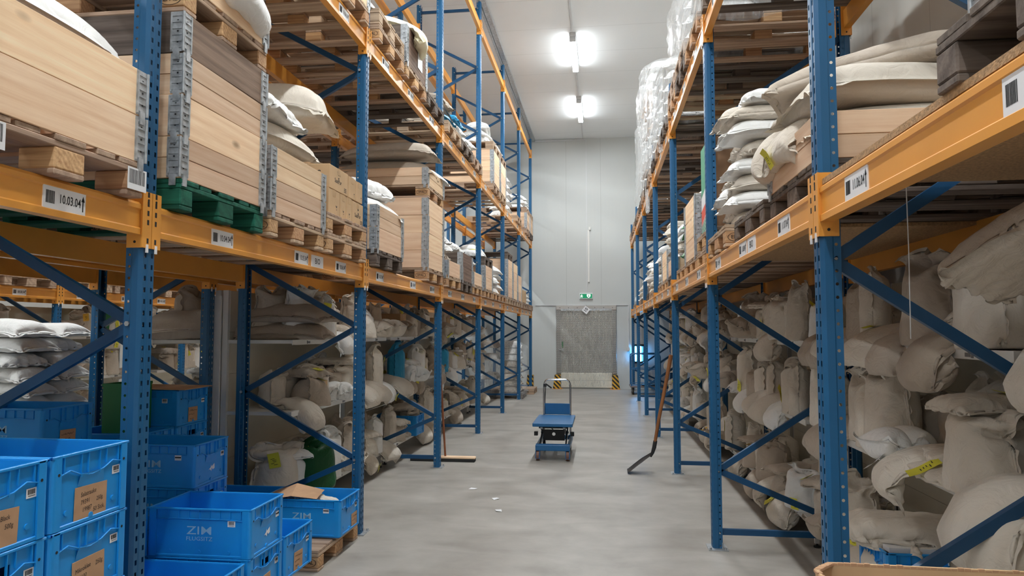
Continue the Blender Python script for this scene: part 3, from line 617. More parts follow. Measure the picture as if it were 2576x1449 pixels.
def crate(x, y, z, label, note=None, open_handle=0, stick=1, logo=True, torn=False, note_at=(0, .075), group='blue stacking crates', rz=0):
    t = thing('crate', label, 'crate', (x, y, z), rz+random.uniform(-.01, .01), group)
    put('body', CRATE[open_handle], t)
    if logo: put('logo', LOGO, t)
    if stick: put('barcode_sticker', STK[stick % 4], t, (.292, .135, .168), (0, 0, PI/2)); put('barcode_sticker', STK[(stick+1) % 4], t, (.185, -.1915, .190))
    if note: put('handwritten_note', note, t, (.2925, note_at[0], note_at[1]), (random.uniform(-.05, .05), 0, 0))
    if torn:
        mb = MB(); mb.add([(0, -.03, -.012), (0, -.005, .0), (0, .0, .018), (0, .006, .004), (0, .04, .02), (0, .042, -.012), (0, .02, -.018), (0, .008, -.004), (0, .004, -.026), (0, -.012, -.012)], [tuple(range(10))])
        mb.build('torn_label', M['label'], t, (.293, .0, .10))
    return t
# ---------------------------------------------------------------- sacks: two sewn sheets filled with grain
def sack_sim(seed, L=.8, W=.5, n=28, m=18, mode='lie', hf=.16, c=2200., steps=90, its=9, tie=None, lean=0., edge=None,
             press=None, grav=9.8, noise=.012, sag=None, kcs=.12, bend=.03, squeeze=None):
    """returns grid (2,n,m,3): [0]=front/top sheet, [1]=back/bottom sheet; rings 0..1 are the sewn hem"""
    rng = np.random.RandomState(seed)
    u = np.linspace(0, L, n); v = np.linspace(-W/2, W/2, m)
    P = np.zeros((2, n, m, 3))
    if mode == 'lie':
        P[..., 0] = (u - L/2)[None, :, None]; P[..., 1] = v[None, None, :]
        P[0, ..., 2] = .06; P[1, ..., 2] = .03
    else:
        P[..., 2] = u[None, :, None]+.01; P[..., 1] = v[None, None, :]
        P[0, ..., 0] = .02; P[1, ..., 0] = -.02
        P[..., 0] += lean*(u[None, :, None]/L)**2
    # smooth noise
    for a in range(3):
        g = rng.randn(n//4+2, m//4+2)
        gi = np.linspace(0, g.shape[0]-1.001, n); gj = np.linspace(0, g.shape[1]-1.001, m)
        i0 = gi.astype(int); j0 = gj.astype(int); fi = (gi-i0)[:, None]; fj = (gj-j0)[None, :]
        s = (g[i0][:, j0]*(1-fi)*(1-fj)+g[i0+1][:, j0]*fi*(1-fj)+g[i0][:, j0+1]*(1-fi)*fj+g[i0+1][:, j0+1]*fi*fj)
        P[0, ..., a] += noise*s; P[1, ..., a] += noise*s*.7
    P += rng.randn(*P.shape)*.003
    hem = np.zeros((n, m), bool); hem[:2] = hem[-2:] = True; hem[:, :2] = hem[:, -2:] = True
    V = np.zeros_like(P); du = L/(n-1); dv = W/(m-1); dd = math.hypot(du, dv)
    dt = 1/75.
    if tie:
        ti, tr = tie; ti = int(ti*n)
    S = slice(None)
    groups = []
    for k in (0, 1):
        groups.append(((S, slice(k, n-1, 2), S), (S, slice(k+1, n, 2), S), du, 1., kcs))
        groups.append(((S, S, slice(k, m-1, 2)), (S, S, slice(k+1, m, 2)), dv, 1., kcs))
    for k in (0, 1):
        groups.append(((S, slice(k, n-1, 2), slice(0, m-1)), (S, slice(k+1, n, 2), slice(1, m)), dd, .5, .04))
        groups.append(((S, slice(k, n-1, 2), slice(1, m)), (S, slice(k+1, n, 2), slice(0, m-1)), dd, .5, .04))
    for k in (0, 1, 2, 3):
        groups.append(((S, slice(k, n-2, 4), S), (S, slice(k+2, n, 4), S), 2*du, bend, bend))
        groups.append(((S, S, slice(k, m-2, 4)), (S, S, slice(k+2, m, 4)), 2*dv, bend, bend))
    G = []
    for a, b, l0, ks, kc in groups:
        sa = P[a]; sb = P[b]
        if sa.shape != sb.shape:
            k = [slice(0, min(x, y)) for x, y in zip(sa.shape, sb.shape)]
            G.append((a, b, l0, ks, kc, tuple(k[:3])))
        else:
            G.append((a, b, l0, ks, kc, None))
    for st in range(steps):
        N = np.zeros_like(P)
        tu = np.empty_like(P); tv = np.empty_like(P)
        tu[:, 1:-1] = (P[:, 2:]-P[:, :-2])*.5; tu[:, 0] = P[:, 1]-P[:, 0]; tu[:, -1] = P[:, -1]-P[:, -2]
        tv[:, :, 1:-1] = (P[:, :, 2:]-P[:, :, :-2])*.5; tv[:, :, 0] = P[:, :, 1]-P[:, :, 0]; tv[:, :, -1] = P[:, :, -1]-P[:, :, -2]
        N = np.cross(tu, tv); N[1] *= -1
        if mode != 'lie': N *= -1
        N /= du*dv
        zb = P[..., 2].min() if edge is None else 0
        hh = hf if sag is None else hf+sag*P[..., 0]
        p = c*np.clip(hh-P[..., 2], 0, None)/3.
        acc = N*p[..., None]
        acc[:, hem] = 0
        acc[..., 2] -= grav
        V = (V+dt*acc)*.90
        sp = np.linalg.norm(V, axis=-1, keepdims=True); V *= np.minimum(1, 2.0/np.maximum(sp, 1e-6))
        Q = P.copy(); P = P+dt*V
        for it in range(its):
            for a, b, l0, ks, kc, k in G:
                A = P[a]; B = P[b]
                if k is not None: A = A[k]; B = B[k]
                d = B-A; l = np.sqrt((d*d).sum(-1, keepdims=True))+1e-9
                e = (l-l0)/l
                d = d*(np.where(e > 0, ks, kc)*.5*e)
                A += d; B -= d
            mid = (P[0][hem]+P[1][hem])*.5
            P[0][hem] = mid; P[1][hem] = mid
            if tie:
                r = P[:, ti:ti+2, :, :]; cxy = r[..., :2].mean((0, 2), keepdims=True)
                dx = r[..., :2]-cxy; l = np.sqrt((dx*dx).sum(-1, keepdims=True))+1e-9
                tgt = max(tr, W*.33*(1-st/40.))
                r[..., :2] = cxy+dx*np.minimum(1, tgt/l)
            if edge is None:
                fl = 0.
                under = P[..., 2] < fl
            else:   # support only for x<edge ; beyond it the sack hangs
                fl = np.where(P[..., 0] < edge, 0., -.9+0*P[..., 0])
                under = P[..., 2] < fl
            P[..., 2] = np.maximum(P[..., 2], fl)
            if squeeze: P[..., 0] = np.clip(P[..., 0], -squeeze, squeeze)
            if press: P[..., 2] = np.minimum(P[..., 2], press)
            if np.any(under):
                q = .75
                P[..., 0] = np.where(under, q*Q[..., 0]+(1-q)*P[..., 0], P[..., 0])
                P[..., 1] = np.where(under, q*Q[..., 1]+(1-q)*P[..., 1], P[..., 1])
        if mode != 'lie':   # the pile around it keeps it upright
            cx = P.mean((0, 2)); kk = np.clip(1.25-u/L, 0, 1)[None, :, None]*.6
            P[..., 0] -= (cx[:, 0]-lean*(u/L)**2)[None, :, None]*kk; P[..., 1] -= cx[:, 1][None, :, None]*kk
        V = (P-Q)/dt
    return P
def fold_top(P, z0, ang, r=.05, side=1):
    """bends what is above z0 over towards +x"""
    Q = P.copy(); z = P[..., 2]; s = np.clip(z-z0, 0, None)
    a = np.minimum(s/r, ang); rest = np.clip(s-ang*r, 0, None)
    x = P[..., 0]
    k = s > 0
    # bend about the axis at x = r
    nx = side*(r-(r-side*x)*np.cos(a))+side*rest*np.sin(a); nz = z0+(r-side*x)*np.sin(a)+rest*np.cos(a)
    Q[..., 0] = np.where(k, nx, x); Q[..., 2] = np.where(k, nz, z)
    return Q
def upsample(P):
    """doubles a grid (n,m,3) by cubic interpolation"""
    def up(A, ax):
        A = np.moveaxis(A, ax, 0); n = A.shape[0]
        pad = np.concatenate([2*A[:1]-A[1:2], A, 2*A[-1:]-A[-2:-1]])
        mid = (-pad[:-3]+9*pad[1:-2]+9*pad[2:-1]-pad[3:])/16.
        out = np.empty((2*n-1,)+A.shape[1:]); out[0::2] = A; out[1::2] = mid
        return np.moveaxis(out, 0, ax)
    return up(up(P, 0), 1)
def sack_mesh(name, P, mat, up=True, wr=.0022, seed=0):
    F = upsample(P[0]) if up else P[0]; B = upsample(P[1]) if up else P[1]
    n, m = F.shape[:2]
    h = 2 if up else 1
    idxF = np.arange(n*m).reshape(n, m); idxB = idxF+n*m
    edge = np.zeros((n, m), bool); edge[:h+1] = edge[-h-1:] = True; edge[:, :h+1] = edge[:, -h-1:] = True
    idxB = np.where(edge, idxF, idxB)
    co = np.concatenate([F.reshape(-1, 3), B.reshape(-1, 3), F.reshape(-1, 3)])
    idxH = np.arange(n*m).reshape(n, m)+2*n*m; faces = []
    for i in range(n-1):
        for j in range(m-1):
            flat = edge[i, j] and edge[i+1, j] and edge[i+1, j+1] and edge[i, j+1]; I = idxH if flat else idxF
            faces.append((I[i, j], I[i+1, j], I[i+1, j+1], I[i, j+1]))
            q = (idxB[i, j], idxB[i, j+1], idxB[i+1, j+1], idxB[i+1, j])
            if not flat: faces.append(q)
    used = np.unique(np.array(faces)); re = -np.ones(len(co), int); re[used] = np.arange(len(used))
    co = co[used]; faces = re[np.array(faces)]
    me = bpy.data.meshes.new(name)
    me.from_pydata([tuple(c) for c in co], [], [tuple(int(x) for x in f) for f in faces])
    bm = bmesh.new(); bm.from_mesh(me); bmesh.ops.recalc_face_normals(bm, faces=bm.faces); bm.to_mesh(me); bm.free()
    me.polygons.foreach_set('use_smooth', [True]*len(me.polygons)); me.materials.append(mat); me.update()
    return me
SK = {}
def reg(kind, P, seed, wr=.007):
    """adds creases, builds the mesh and remembers where labels sit"""
    r = np.random.RandomState(seed+50)
    G = np.stack([upsample(P[0]), upsample(P[1])]); n, m = G.shape[1:3]
    U, V = np.meshgrid(np.linspace(0, 1, n), np.linspace(-.5, .5, m), indexing='ij')
    tu = np.gradient(G, axis=1); tv = np.gradient(G, axis=2); N = np.cross(tu, tv); N /= np.linalg.norm(N, axis=-1, keepdims=True)+1e-9
    N[1] *= -1
    if (N[0][n//2-6:n//2+6, m//2-4:m//2+4]*(G[0]-G[1])[n//2-6:n//2+6, m//2-4:m//2+4]).sum() < 0: N *= -1
    d = np.zeros((2, n, m))
    for k in range(9):
        a = r.uniform(0, PI); fr = r.uniform(2.5, 7); ph = r.uniform(0, 6, 2); cu, cv = r.uniform(0, 1), r.uniform(-.5, .5)
        wq = (U*math.cos(a)+V*math.sin(a))*fr*2*PI+1.3*np.sin(5*V+ph[0])+1.1*np.sin(6*U+ph[1])
        ridge = 1-2*np.abs(np.sin(wq/2)); mask = np.exp(-(((U-cu)/.28)**2+((V-cv)/.28)**2))
        for s in (0, 1): d[s] += ridge*mask*r.uniform(.4, 1)
    edge = np.minimum(np.minimum(U, 1-U), .5-np.abs(V)); d *= (.35+1.0*np.exp(-edge/.12))*np.clip(edge/.03, 0, 1)
    G = G+N*(d*wr)[..., None]
    me = sack_mesh(kind, G, M['cloth'], up=False)
    L = []
    h = G[..., 2].max()
    for (i, j) in ((.60, .5), (.45, .42), (.66, .35), (.35, .6), (.8, .5), (.9, .5)):
        a, b = int(i*n), int(j*m); p = G[0, a, b]; nn = N[0, a, b]; t = tv[0, a, b]/np.linalg.norm(tv[0, a, b])
        L.append((p, nn, t))
    SK[kind] = dict(me=me, tags=L, h=h, bvh=None)
reg('lieA', sack_sim(1, hf=.19, noise=.03), 1)
reg('lieB', sack_sim(3, hf=.10, noise=.06, kcs=.05, bend=.01, steps=60), 2, 0.0108)
reg('lieC', sack_sim(10, hf=.2, press=.125, noise=.03), 3)
reg('lieD', sack_sim(12, L=1.0, W=.5, hf=.2, noise=.02), 4, 0.0054)
reg('lieE', sack_sim(14, L=.7, W=.5, hf=.145, noise=.05, kcs=.08), 5, 0.0108)
reg('droop', sack_sim(4, hf=.16, edge=.08, sag=-.25, noise=.03), 6, 0.0090)
reg('droop2', sack_sim(24, hf=.13, edge=-.02, sag=-.2, noise=.05, kcs=.08), 16, 0.0108)
reg('stand', sack_sim(5, mode='st', L=.85, W=.48, hf=.45, c=1200, grav=2., noise=.035, squeeze=.13), 7, 0.0090)
reg('stand2', sack_sim(15, mode='st', L=.8, W=.5, hf=.36, c=1200, grav=2.6, noise=.06, squeeze=.15), 8, 0.0126)
reg('tie', sack_sim(6, mode='st', L=.85, hf=.46, c=1200, tie=(.74, .035), grav=1.5, noise=.03, squeeze=.15), 9, 0.0090)
reg('fold', fold_top(sack_sim(7, mode='st', L=.9, W=.46, hf=.44, c=1200, grav=1.2, noise=.03, squeeze=.12), .50, 2.0, .08), 10, 0.0108)
reg('fold2', fold_top(sack_sim(17, mode='st', L=.85, W=.5, hf=.40, c=1200, grav=1.6, noise=.05, squeeze=.13), .42, 2.5, .06), 11, 0.0126)
reg('squat', sack_sim(8, mode='st', L=.7, W=.6, hf=.30, c=1200, noise=.05, grav=3., squeeze=.2), 12, 0.0108)
reg('slim', sack_sim(9, mode='st', L=.75, W=.32, hf=.5, c=1200, grav=1.5, noise=.03, squeeze=.1), 13, 0.0072)
reg('lean', sack_sim(11, mode='st', L=.85, W=.45, hf=.42, c=1200, lean=.35, grav=2.5, noise=.05), 14, 0.0108)
def tag_mesh(mat, seed, w=.085, h=.115):
    r = random.Random(seed); mb = MB(); n = 5; vs = []
    for i in range(n+1):
        t = i/n-.5
        for s in (-1, 1): vs.append((s*w/2, t*h, .006+.016*(abs(t)*2)**2*(1 if i > 2 else -.2)))
    mb.add(vs, [(2*i, 2*i+1, 2*i+3, 2*i+2) for i in range(n)], 0, True)
    for k in range(6): a = r.uniform(-.4, .0)*w; y = (-.3+.1*k)*h; mb.add([(a, y, .0085), (a+r.uniform(.15, .45)*w, y, .0085), (a+r.uniform(.15, .4)*w, y+.03*h, .0085), (a, y+.03*h, .0085)], [(0, 1, 2, 3)], 1)
    return mb.mesh('label', [mat, M['ink']])
TAGS = {'yellow': [tag_mesh(M['yellow'], k, .085+.02*(k % 2), .11+.03*k) for k in range(3)], 'amber': [tag_mesh(M['amber'], 9)], 'white': [tag_mesh(M['label'], 5, .10, .14)]}
SN = {'cloth': 'cloth_sack', 'poly': 'woven_sack', 'grey_cloth': 'cloth_sack', 'brown_paper': 'paper_sack', 'green_bag': 'plastic_bag', 'green_net': 'net_sack', 'blue_bag': 'plastic_bag', 'yellow_bag': 'plastic_bag'}
RS = random.Random(11)
def sack(kind, x, y, z, label, mat='cloth', rz=0, s=1., tagc=None, tilt=(0, 0), group=None, slot=None, name=None):
    k = SK[kind]; sc3 = (s, s, s) if not isinstance(s, tuple) else s
    o = put(name or SN[mat], k['me'], None, (x, y, z), (tilt[0], tilt[1], rz), sc3)
    o.rotation_euler = (Matrix.Rotation(rz, 3, 'Z') @ Matrix.Rotation(tilt[1], 3, 'Y') @ Matrix.Rotation(tilt[0], 3, 'X')).to_euler()
    if mat != 'cloth': o.material_slots[0].link = 'OBJECT'; o.material_slots[0].material = M[mat]
    tag(o, label, 'sack' if 'bag' not in o.name else 'bag', group)
    if tagc:
        p, n, t = k['tags'][RS.randrange(len(k['tags'])) if slot is None else slot]
        n = Vector(n); t = Vector(t); b = n.cross(t).normalized(); t = b.cross(n).normalized()
        Mx = Matrix((t, b, n)).transposed().to_4x4() @ Matrix.Rotation(RS.uniform(-.5, .5)+(0 if abs(n.z) < .6 else PI), 4, 'Z'); Mx.translation = Vector(p)+n*.004
        q = put('label', RS.choice(TAGS[tagc]), o); q.matrix_local = Mx; q['label'] = tagc+' paper label'
    return o
# ------------------------------------------------------------------ white shelving with sacks under the racks
def shelf_unit(xf, side, y0, y1, label, deep=.58, back=True, end=False, top=2.0):
    """side: +1 opens towards +x"""
    t = thing('shelf_unit', label, 'shelf', (xf, y0, 0), 0, 'white shelving under the racks'); s = -side; Ly = y1-y0
    def bx(mb, a, b, m=0): mb.box((min(a[0]*s, b[0]*s), a[1], a[2]), (max(a[0]*s, b[0]*s), b[1], b[2]), m)
    for z in (.22, .96, 1.57):
        mb = MB(); bx(mb, (0, .01, z-.03), (deep, Ly-.01, z)); bx(mb, (-.006, .01, z-.042), (.0, Ly-.01, z+.002))
        q = random.Random(int(y0*10)+int(z*100)); yy = .3
        while yy < Ly-.2: bx(mb, (-.008, yy, z-.036), (-.006, yy+.02, z-.008), 1); bx(mb, (-.008, yy+.026, z-.032), (-.006, yy+.07, z-.014), 1); yy += q.uniform(.6, .9)
        mb.build('shelf_board', [M['white'], M['grey_ink']], t)
    for yy in (.0, Ly-.03):
        mb = MB(); bx(mb, (deep, yy, .0), (deep+.05, yy+.03, top)); mb.build('post', M['white'], t)
        mb = MB(); bx(mb, (.03, yy, .11), (deep, yy+.03, .19)); bx(mb, (.04, yy+.004, .03), (.075, yy+.026, .12)); xx = .058*s; mb.tube([(xx, yy+.015, 0), (xx, yy+.015, .012)], .026, 10, 1); mb.tube([(xx, yy+.015, .012), (xx, yy+.015, .06)], .008, 6, 1)
        mb.build('foot', [M['white'], M['blackp']], t)
    if back:
        mb = MB()
        for k in range(5): bx(mb, (deep-.004, .03, .20+.36*k), (deep, Ly-.03, .557+.36*k))
        mb.build('back_panel', M['cream'], t)
    if end:
        mb = MB(); bx(mb, (deep+.05, -.03, .02), (deep+.16, -.01, 1.95)); mb.build('end_panel', M['white'], t)
    return t
LEVN = {.22: 'bottom shelf', .96: 'middle shelf', 1.57: 'top shelf'}
LOOK = {'stand': 'upright {c} sack with open ears', 'stand2': 'crumpled upright {c} sack', 'tie': '{c} sack tied at the neck', 'fold': '{c} sack with folded-over top', 'fold2': '{c} sack with hanging flap', 'squat': 'squat {c} sack', 'slim': 'slim upright {c} sack', 'lean': 'leaning {c} sack', 'lieA': 'plump lying {c} sack', 'lieB': 'slack {c} sack', 'lieC': 'flat {c} sack', 'lieD': 'long {c} sack', 'lieE': 'wrinkled lying {c} sack', 'droop': '{c} sack drooping over the edge', 'droop2': 'limp {c} sack hanging over the edge'}
CN = {'cloth': 'cream', 'poly': 'white', 'grey_cloth': 'greyish', 'brown_paper': 'brown paper', 'green_bag': 'dark green', 'blue_bag': 'blue', 'green_net': 'green net', 'yellow_bag': 'yellow and white'}
CNT = {}
def nth(key):
    CNT[key] = CNT.get(key, 0)+1; i = CNT[key]-1
    return ORD[i] if i < len(ORD) else str(i+1)+'th'
def fill(xf, side, y0, y1, place, group, seed, dens=1., mats=('cloth', 'cloth', 'grey_cloth', 'poly'), over=.35, backrow=.8, levels=(.22, .96, 1.57), tagp=.38, deep=.5):
    r = random.Random(seed)
    clear = {.22: .70, .96: .57, 1.57: .50}
    for z in levels:
        ln = LEVN[z]
        for row in (1, 0):
            y = y0+r.uniform(.12, .22); rz0 = 0 if side > 0 else PI
            while y < y1-.12:
                if row == 1 and r.random() > backrow: y += .3; continue
                k = r.choices(['stand', 'stand2', 'tie', 'fold', 'fold2', 'squat', 'slim', 'lean', 'lieE', 'lieB', 'droop', 'droop2', 'lieA'], [1.6, 5, 2.5, 2.5, 5, 3.5, 1, 3, 2, 1, 2.5*over*2, 3.5*over*2, .7])[0]
                if row == 1 and k in ('droop', 'droop2', 'lieB', 'fold', 'fold2', 'lieE'): k = r.choice(['stand', 'stand2', 'tie'])
                m = r.choice(mats); s = r.uniform(.74, .98); h = SK[k]['h']*s; cl = clear[z]
                sz = s*min(1, cl/max(h, .01)); yaw = r.uniform(-.45, .45)
                if row == 1: xx = xf-side*(deep-.12); wd = .34
                elif k.startswith('droop'): xx = xf-side*.06*s; wd = .36*s; yaw *= .5
                elif k.startswith('lie'): xx = xf-side*.24; wd = .40*s; yaw *= .6
                else: xx = xf-side*r.uniform(.08, .16); wd = (.27 if k == 'slim' else .35)*s
                tc = r.choices([None, 'yellow', 'amber', 'white'], [1-tagp, tagp*.8, tagp*.08, tagp*.12])[0]
                cc = CN[m]; lk = LOOK[k].format(c=cc)
                if tc: lk = lk.replace(' sack', ' sack', 1)+(', %s label' % tc)
                lab = '%s, %s%s, %s, %s' % (lk.replace(' over the edge', ''), nth((place, z, row)), '' if row == 0 else ' behind', ln, place)
                sack(k, xx, y+wd*.5, z+.001, lab, m, rz0+yaw, (s, s, sz), tc, (r.uniform(-.06, .06), 0), group, name=('seed_sack' if xf > -3 else 'cloth_sack') if m != 'poly' else None)
                if row == 0 and k in ('squat', 'lieE', 'lieB', 'lieA', 'stand2') and r.random() < over and z+sz*SK[k]['h']+.15 < z+cl+.02:
                    k2 = r.choice(['lieB', 'lieE', 'droop2']); s2 = r.uniform(.62, .8)
                    sack(k2, xx-side*.03, y+wd*.5+r.uniform(-.05, .05), z+SK[k]['h']*sz*.86, '%s on others, %s along %s, %s' % (LOOK[k2].format(c=CN[m]).replace(' over the edge', ''), nth((place, z, 'top')), ln, place), m, rz0+r.uniform(-.9, .9), (s2, s2, min(s2, (cl-SK[k]['h']*sz*.86)/max(.05, SK[k2]['h']))), r.choice([None, 'yellow']), (0, 0), group, name=('seed_sack' if xf > -3 else 'cloth_sack') if m != 'poly' else None)
                y += wd*r.uniform(.92, 1.12)/dens
# left
ZS = (.22, .96, 1.57)
XSL, XSR = -2.62, 1.56
shelf_unit(-3.90, -1, BAY[2][0]+.03, BAY[2][1]-.03, 'white shelf unit behind the left rack, turned away from the aisle')
fill(-3.85, -1, BAY[2][0]+.02, BAY[2][1]-.9, 'turned-away bay', 'sacks on the turned-away shelving', 77, 1., backrow=0, over=.4, levels=ZS[1:])
sack('lieD', -3.62, BAY[2][0]+.25, ZS[2]+.002, 'big grey sack slumped at the end of the turned-away shelving', 'grey_cloth', .3, (.95, 1.1, 1.6), None, (0, 0), None)
for i, sd in ((2, 101), (3, 102), (4, 103), (5, 104)):
    y1 = BAY[i][1]-.03 if i < 5 else BAY[i][0]+1.1
    nm = '%s left bay' % ORD[i-1]
    shelf_unit(XSL, 1, BAY[i][0]+.03, y1, 'white shelf unit with sacks, '+nm, end=(i == 2))
    fill(XSL+.03, 1, BAY[i][0]+.03, y1, nm, 'sacks on the left shelving', sd, 1.4 if i < 4 else 1., mats=('cloth', 'cloth', 'poly', 'grey_cloth'), over=.8, backrow=.8 if i < 4 else .4)
for i in range(6):
    y0 = BAY[i][0]+.03 if i else 1.75; y1 = BAY[i][1]-.03 if i < 5 else BAY[i][0]+2.3
    nm = 'right bay beside viewpoint' if i == 0 else '%s right bay' % ORD[i-1]
    shelf_unit(XSR, -1, y0, y1, 'white shelf unit crowded with sacks, '+nm)
    fill(XSR-.05, -1, y0, y1, nm, 'sacks on the right shelving', 200+i, 1.32 if i < 4 else 1.1, mats=('cloth', 'cloth', 'cloth', 'grey_cloth', 'poly') if i < 4 else ('cloth', 'poly'), over=.85, backrow=.85 if i < 3 else .2, tagp=.3)
for i in (2, 3, 4):
    nm = '%s bay across next aisle' % ORD[i-1]
    shelf_unit(X8F-.55, 1, BAY[i][0]+.03, BAY[i][1]-.03, 'white shelf unit with sacks, '+nm)
    fill(X8F-.50, 1, BAY[i][0]+.05, BAY[i][1]-.1, nm, 'sacks across the next aisle', 300+i, 1.35, over=.5, backrow=.0, tagp=.4, levels=ZS if i < 4 else ZS[1:])

def decal(o, txt, size, u, v, mat, axis='x', rot=0):
    """printing on a sack: the lettering follows the cloth"""
    me = o.data; bv = BVHTree.FromPolygons([q.co for q in me.vertices], [tuple(p.vertices) for p in me.polygons])
    mb = MB(); mb.text(txt, size, Matrix.Rotation(rot, 4, 'Z'), 0, bold=.001)
    out = []
    for (a, b, _) in mb.v:
        org, d = (Vector((1, u+a, v+b)), Vector((-1, 0, 0))) if axis == 'x' else (Vector((u-b, v+a, 1)), Vector((0, 0, -1)))
        hit = bv.ray_cast(org, d)
        out.append(tuple(hit[0]+hit[1]*.003*(1 if hit[1].dot(d) < 0 else -1)) if hit[0] is not None else (tuple(org)))
    mb.v = out; return mb.build('printing', mat, o)
# ------------------------------------------------------------------ loaded pallets
def sy(b, i): return BAY[b][0]+.475+.875*i
PXL, PXR = -2.50, 1.47
PH, CH = .145, .195
def where(b, i, rk, l): return '%s place of %s bay, %s %s' % (ORD[i], 'near' if b == 0 else ORD[b-1], rk, {1: 'lower', 2: 'upper'}[l])
def stack_collars(x, y, z, n, wh, style='new', two=(0, 1), detail=True):
    for k in range(n):
        st = style[k % len(style)] if isinstance(style, (list, tuple)) else style; tw = two[k % len(two)]
        pos = 'single' if n == 1 else ('lowest' if k == 0 else ('topmost' if k == n-1 else ORD[k]+' from below'))
        collar(x, y, z+CH*k, '%s pallet collar, %s, %s' % ({'new': 'pale', 'old': 'weathered'}[st], pos, wh), st, tw, detail)
    return z+CH*n
LRK, RRK = 'left', 'right'
# left, lowest level --------------------------------------------------------
y = sy(0, 2); pallet(PXL, y, L1, 'pale', 'brown pallet with torn white stickers beside the first left post')
for by in (-.35, .35):
    s_ = MB(); r_ = random.Random(4); s_.box((0, -.058, -.045), (.001, .058, .045)); yy = -.05
    while yy < .045: q = r_.choice((.001, .002, .003)); s_.box((.001, yy, -.02), (.0014, yy+q, .038), 1); yy += q+r_.choice((.0015, .0025))
    tag(s_.build('barcode_sticker', [M['label'], M['ink']], None, (PXL+.608, y+by, L1+.070)), 'white barcode sticker on the %s block of the pallet by the first left post' % ('nearer' if by < 0 else 'farther'), 'sticker')
zt = stack_collars(PXL, y, L1+PH, 2, 'the pallet before the first left post', 'new', (0, 0))
mb = MB(); MT = frameM((.6025, 0, .097), (0, 1, 0), (0, 0, 1))
sack('lieD', -2.22, y-.03, zt+.02, 'big white sack bulging over the pale collar before the first left post', 'poly', PI/2, (1., .95, 1.25), None, (0, 0), 'sacks on pallets')
sack('lieD', -2.74, y, zt-.05, 'white sack lying behind the big one in the collar before the first left post', 'poly', PI/2, (1., .95, 1.1), None, (0, 0), 'sacks on pallets')
y = sy(1, 0); pallet(PXL, y, L1, 'green', 'green stained pallet under the tall collar tower, first left bay')
zt = stack_collars(PXL, y, L1+PH, 4, 'the tower on the green pallet', ['new', 'new', 'new', 'old'], (1, 0, 1, 0))
pallet(PXL, y, zt, 'pale', 'dark brown pallet set on top of the collar tower, first left bay'); zt += PH
zt = stack_collars(PXL, y, zt, 1, 'the pallet crowning the collar tower', 'new', (0,))
sack('droop', -2.05, y+.12, zt+.03, 'grey white sack sagging over the topmost collar of the tower', 'poly', .15, (1.1, 1.2, 1.1), 'yellow', (0, .12), 'sacks on pallets', 1)
sack('lieA', -2.55, y-.05, zt-.02, 'white sack lying inside the topmost collar of the tower', 'poly', .1, 1.1, None, (0, 0), 'sacks on pallets')
y = sy(1, 1); pallet(PXL, y, L1, 'pale', 'pale stamped pallet under the two-collar bin with a heap of sacks')
zt = stack_collars(PXL, y, L1+PH, 2, 'the bin with a heap of sacks', 'new', (1, 1))
for k, (kd, dx, dy, dz, rz, s, mt, tc, lb) in enumerate([
    ('lieE', .30, .02, -.03, PI/2, 1.0, 'cloth', 'yellow', 'wrinkled sack with yellow label sagging over the bin edge'),
    ('lieE', -.25, .0, -.06, PI/2, 1.1, 'cloth', None, 'cream sack at the bottom rear of the heap on the two-collar bin'),
    ('lieA', .27, -.02, .09, 1.45, (1.05, 1.05, 1.25), 'cloth', None, 'plump cream sack on the heap in the two-collar bin'),
    ('lieE', .26, -.06, .27, 1.7, (1.1, 1.1, 1.3), 'poly', 'yellow', 'white sack with big yellow label crowning the front of the heap'),
    ('lieA', -.28, -.05, .10, 1.5, (1.15, 1.2, 1.9), 'cloth', None, 'cream sack under the bulging one on the two-collar bin'),
    ('lieA', -.22, -.10, .36, 1.55, (1.2, 1.3, 2.2), 'cloth', None, 'big bulging cream sack at the back of the heap on the bin')]):
    sack(kd, PXL+dx, y+dy+.10, zt+dz, lb, mt, rz, s, tc, (0, 0), 'sacks on pallets', 0 if kd == 'lieE' else None)
y = sy(1, 2); pallet(PXL, y, L1, 'pale', 'lower pale pallet of two under the cardboard cartons'); pallet(PXL, y, L1+PH, 'pale', 'upper pale pallet of two under the cardboard cartons')
def leafmark(mb, Mx, m=1, s=1.):
    for dx, dy, a, l in ((0, .01, .9, .034), (.004, .016, 2.2, .026), (-.002, -.006, .2, .022)):
        c, q = math.cos(a)*s, math.sin(a)*s
        pts = [(dx*s, dy*s), (dx*s+c*l*.5-q*l*.22, dy*s+q*l*.5+c*l*.22), (dx*s+c*l, dy*s+q*l), (dx*s+c*l*.5+q*l*.22, dy*s+q*l*.5-c*l*.22)]
        mb.add([Mx @ Vector((a_, b_, 0)) for a_, b_ in pts], [(0, 1, 2, 3)], m)
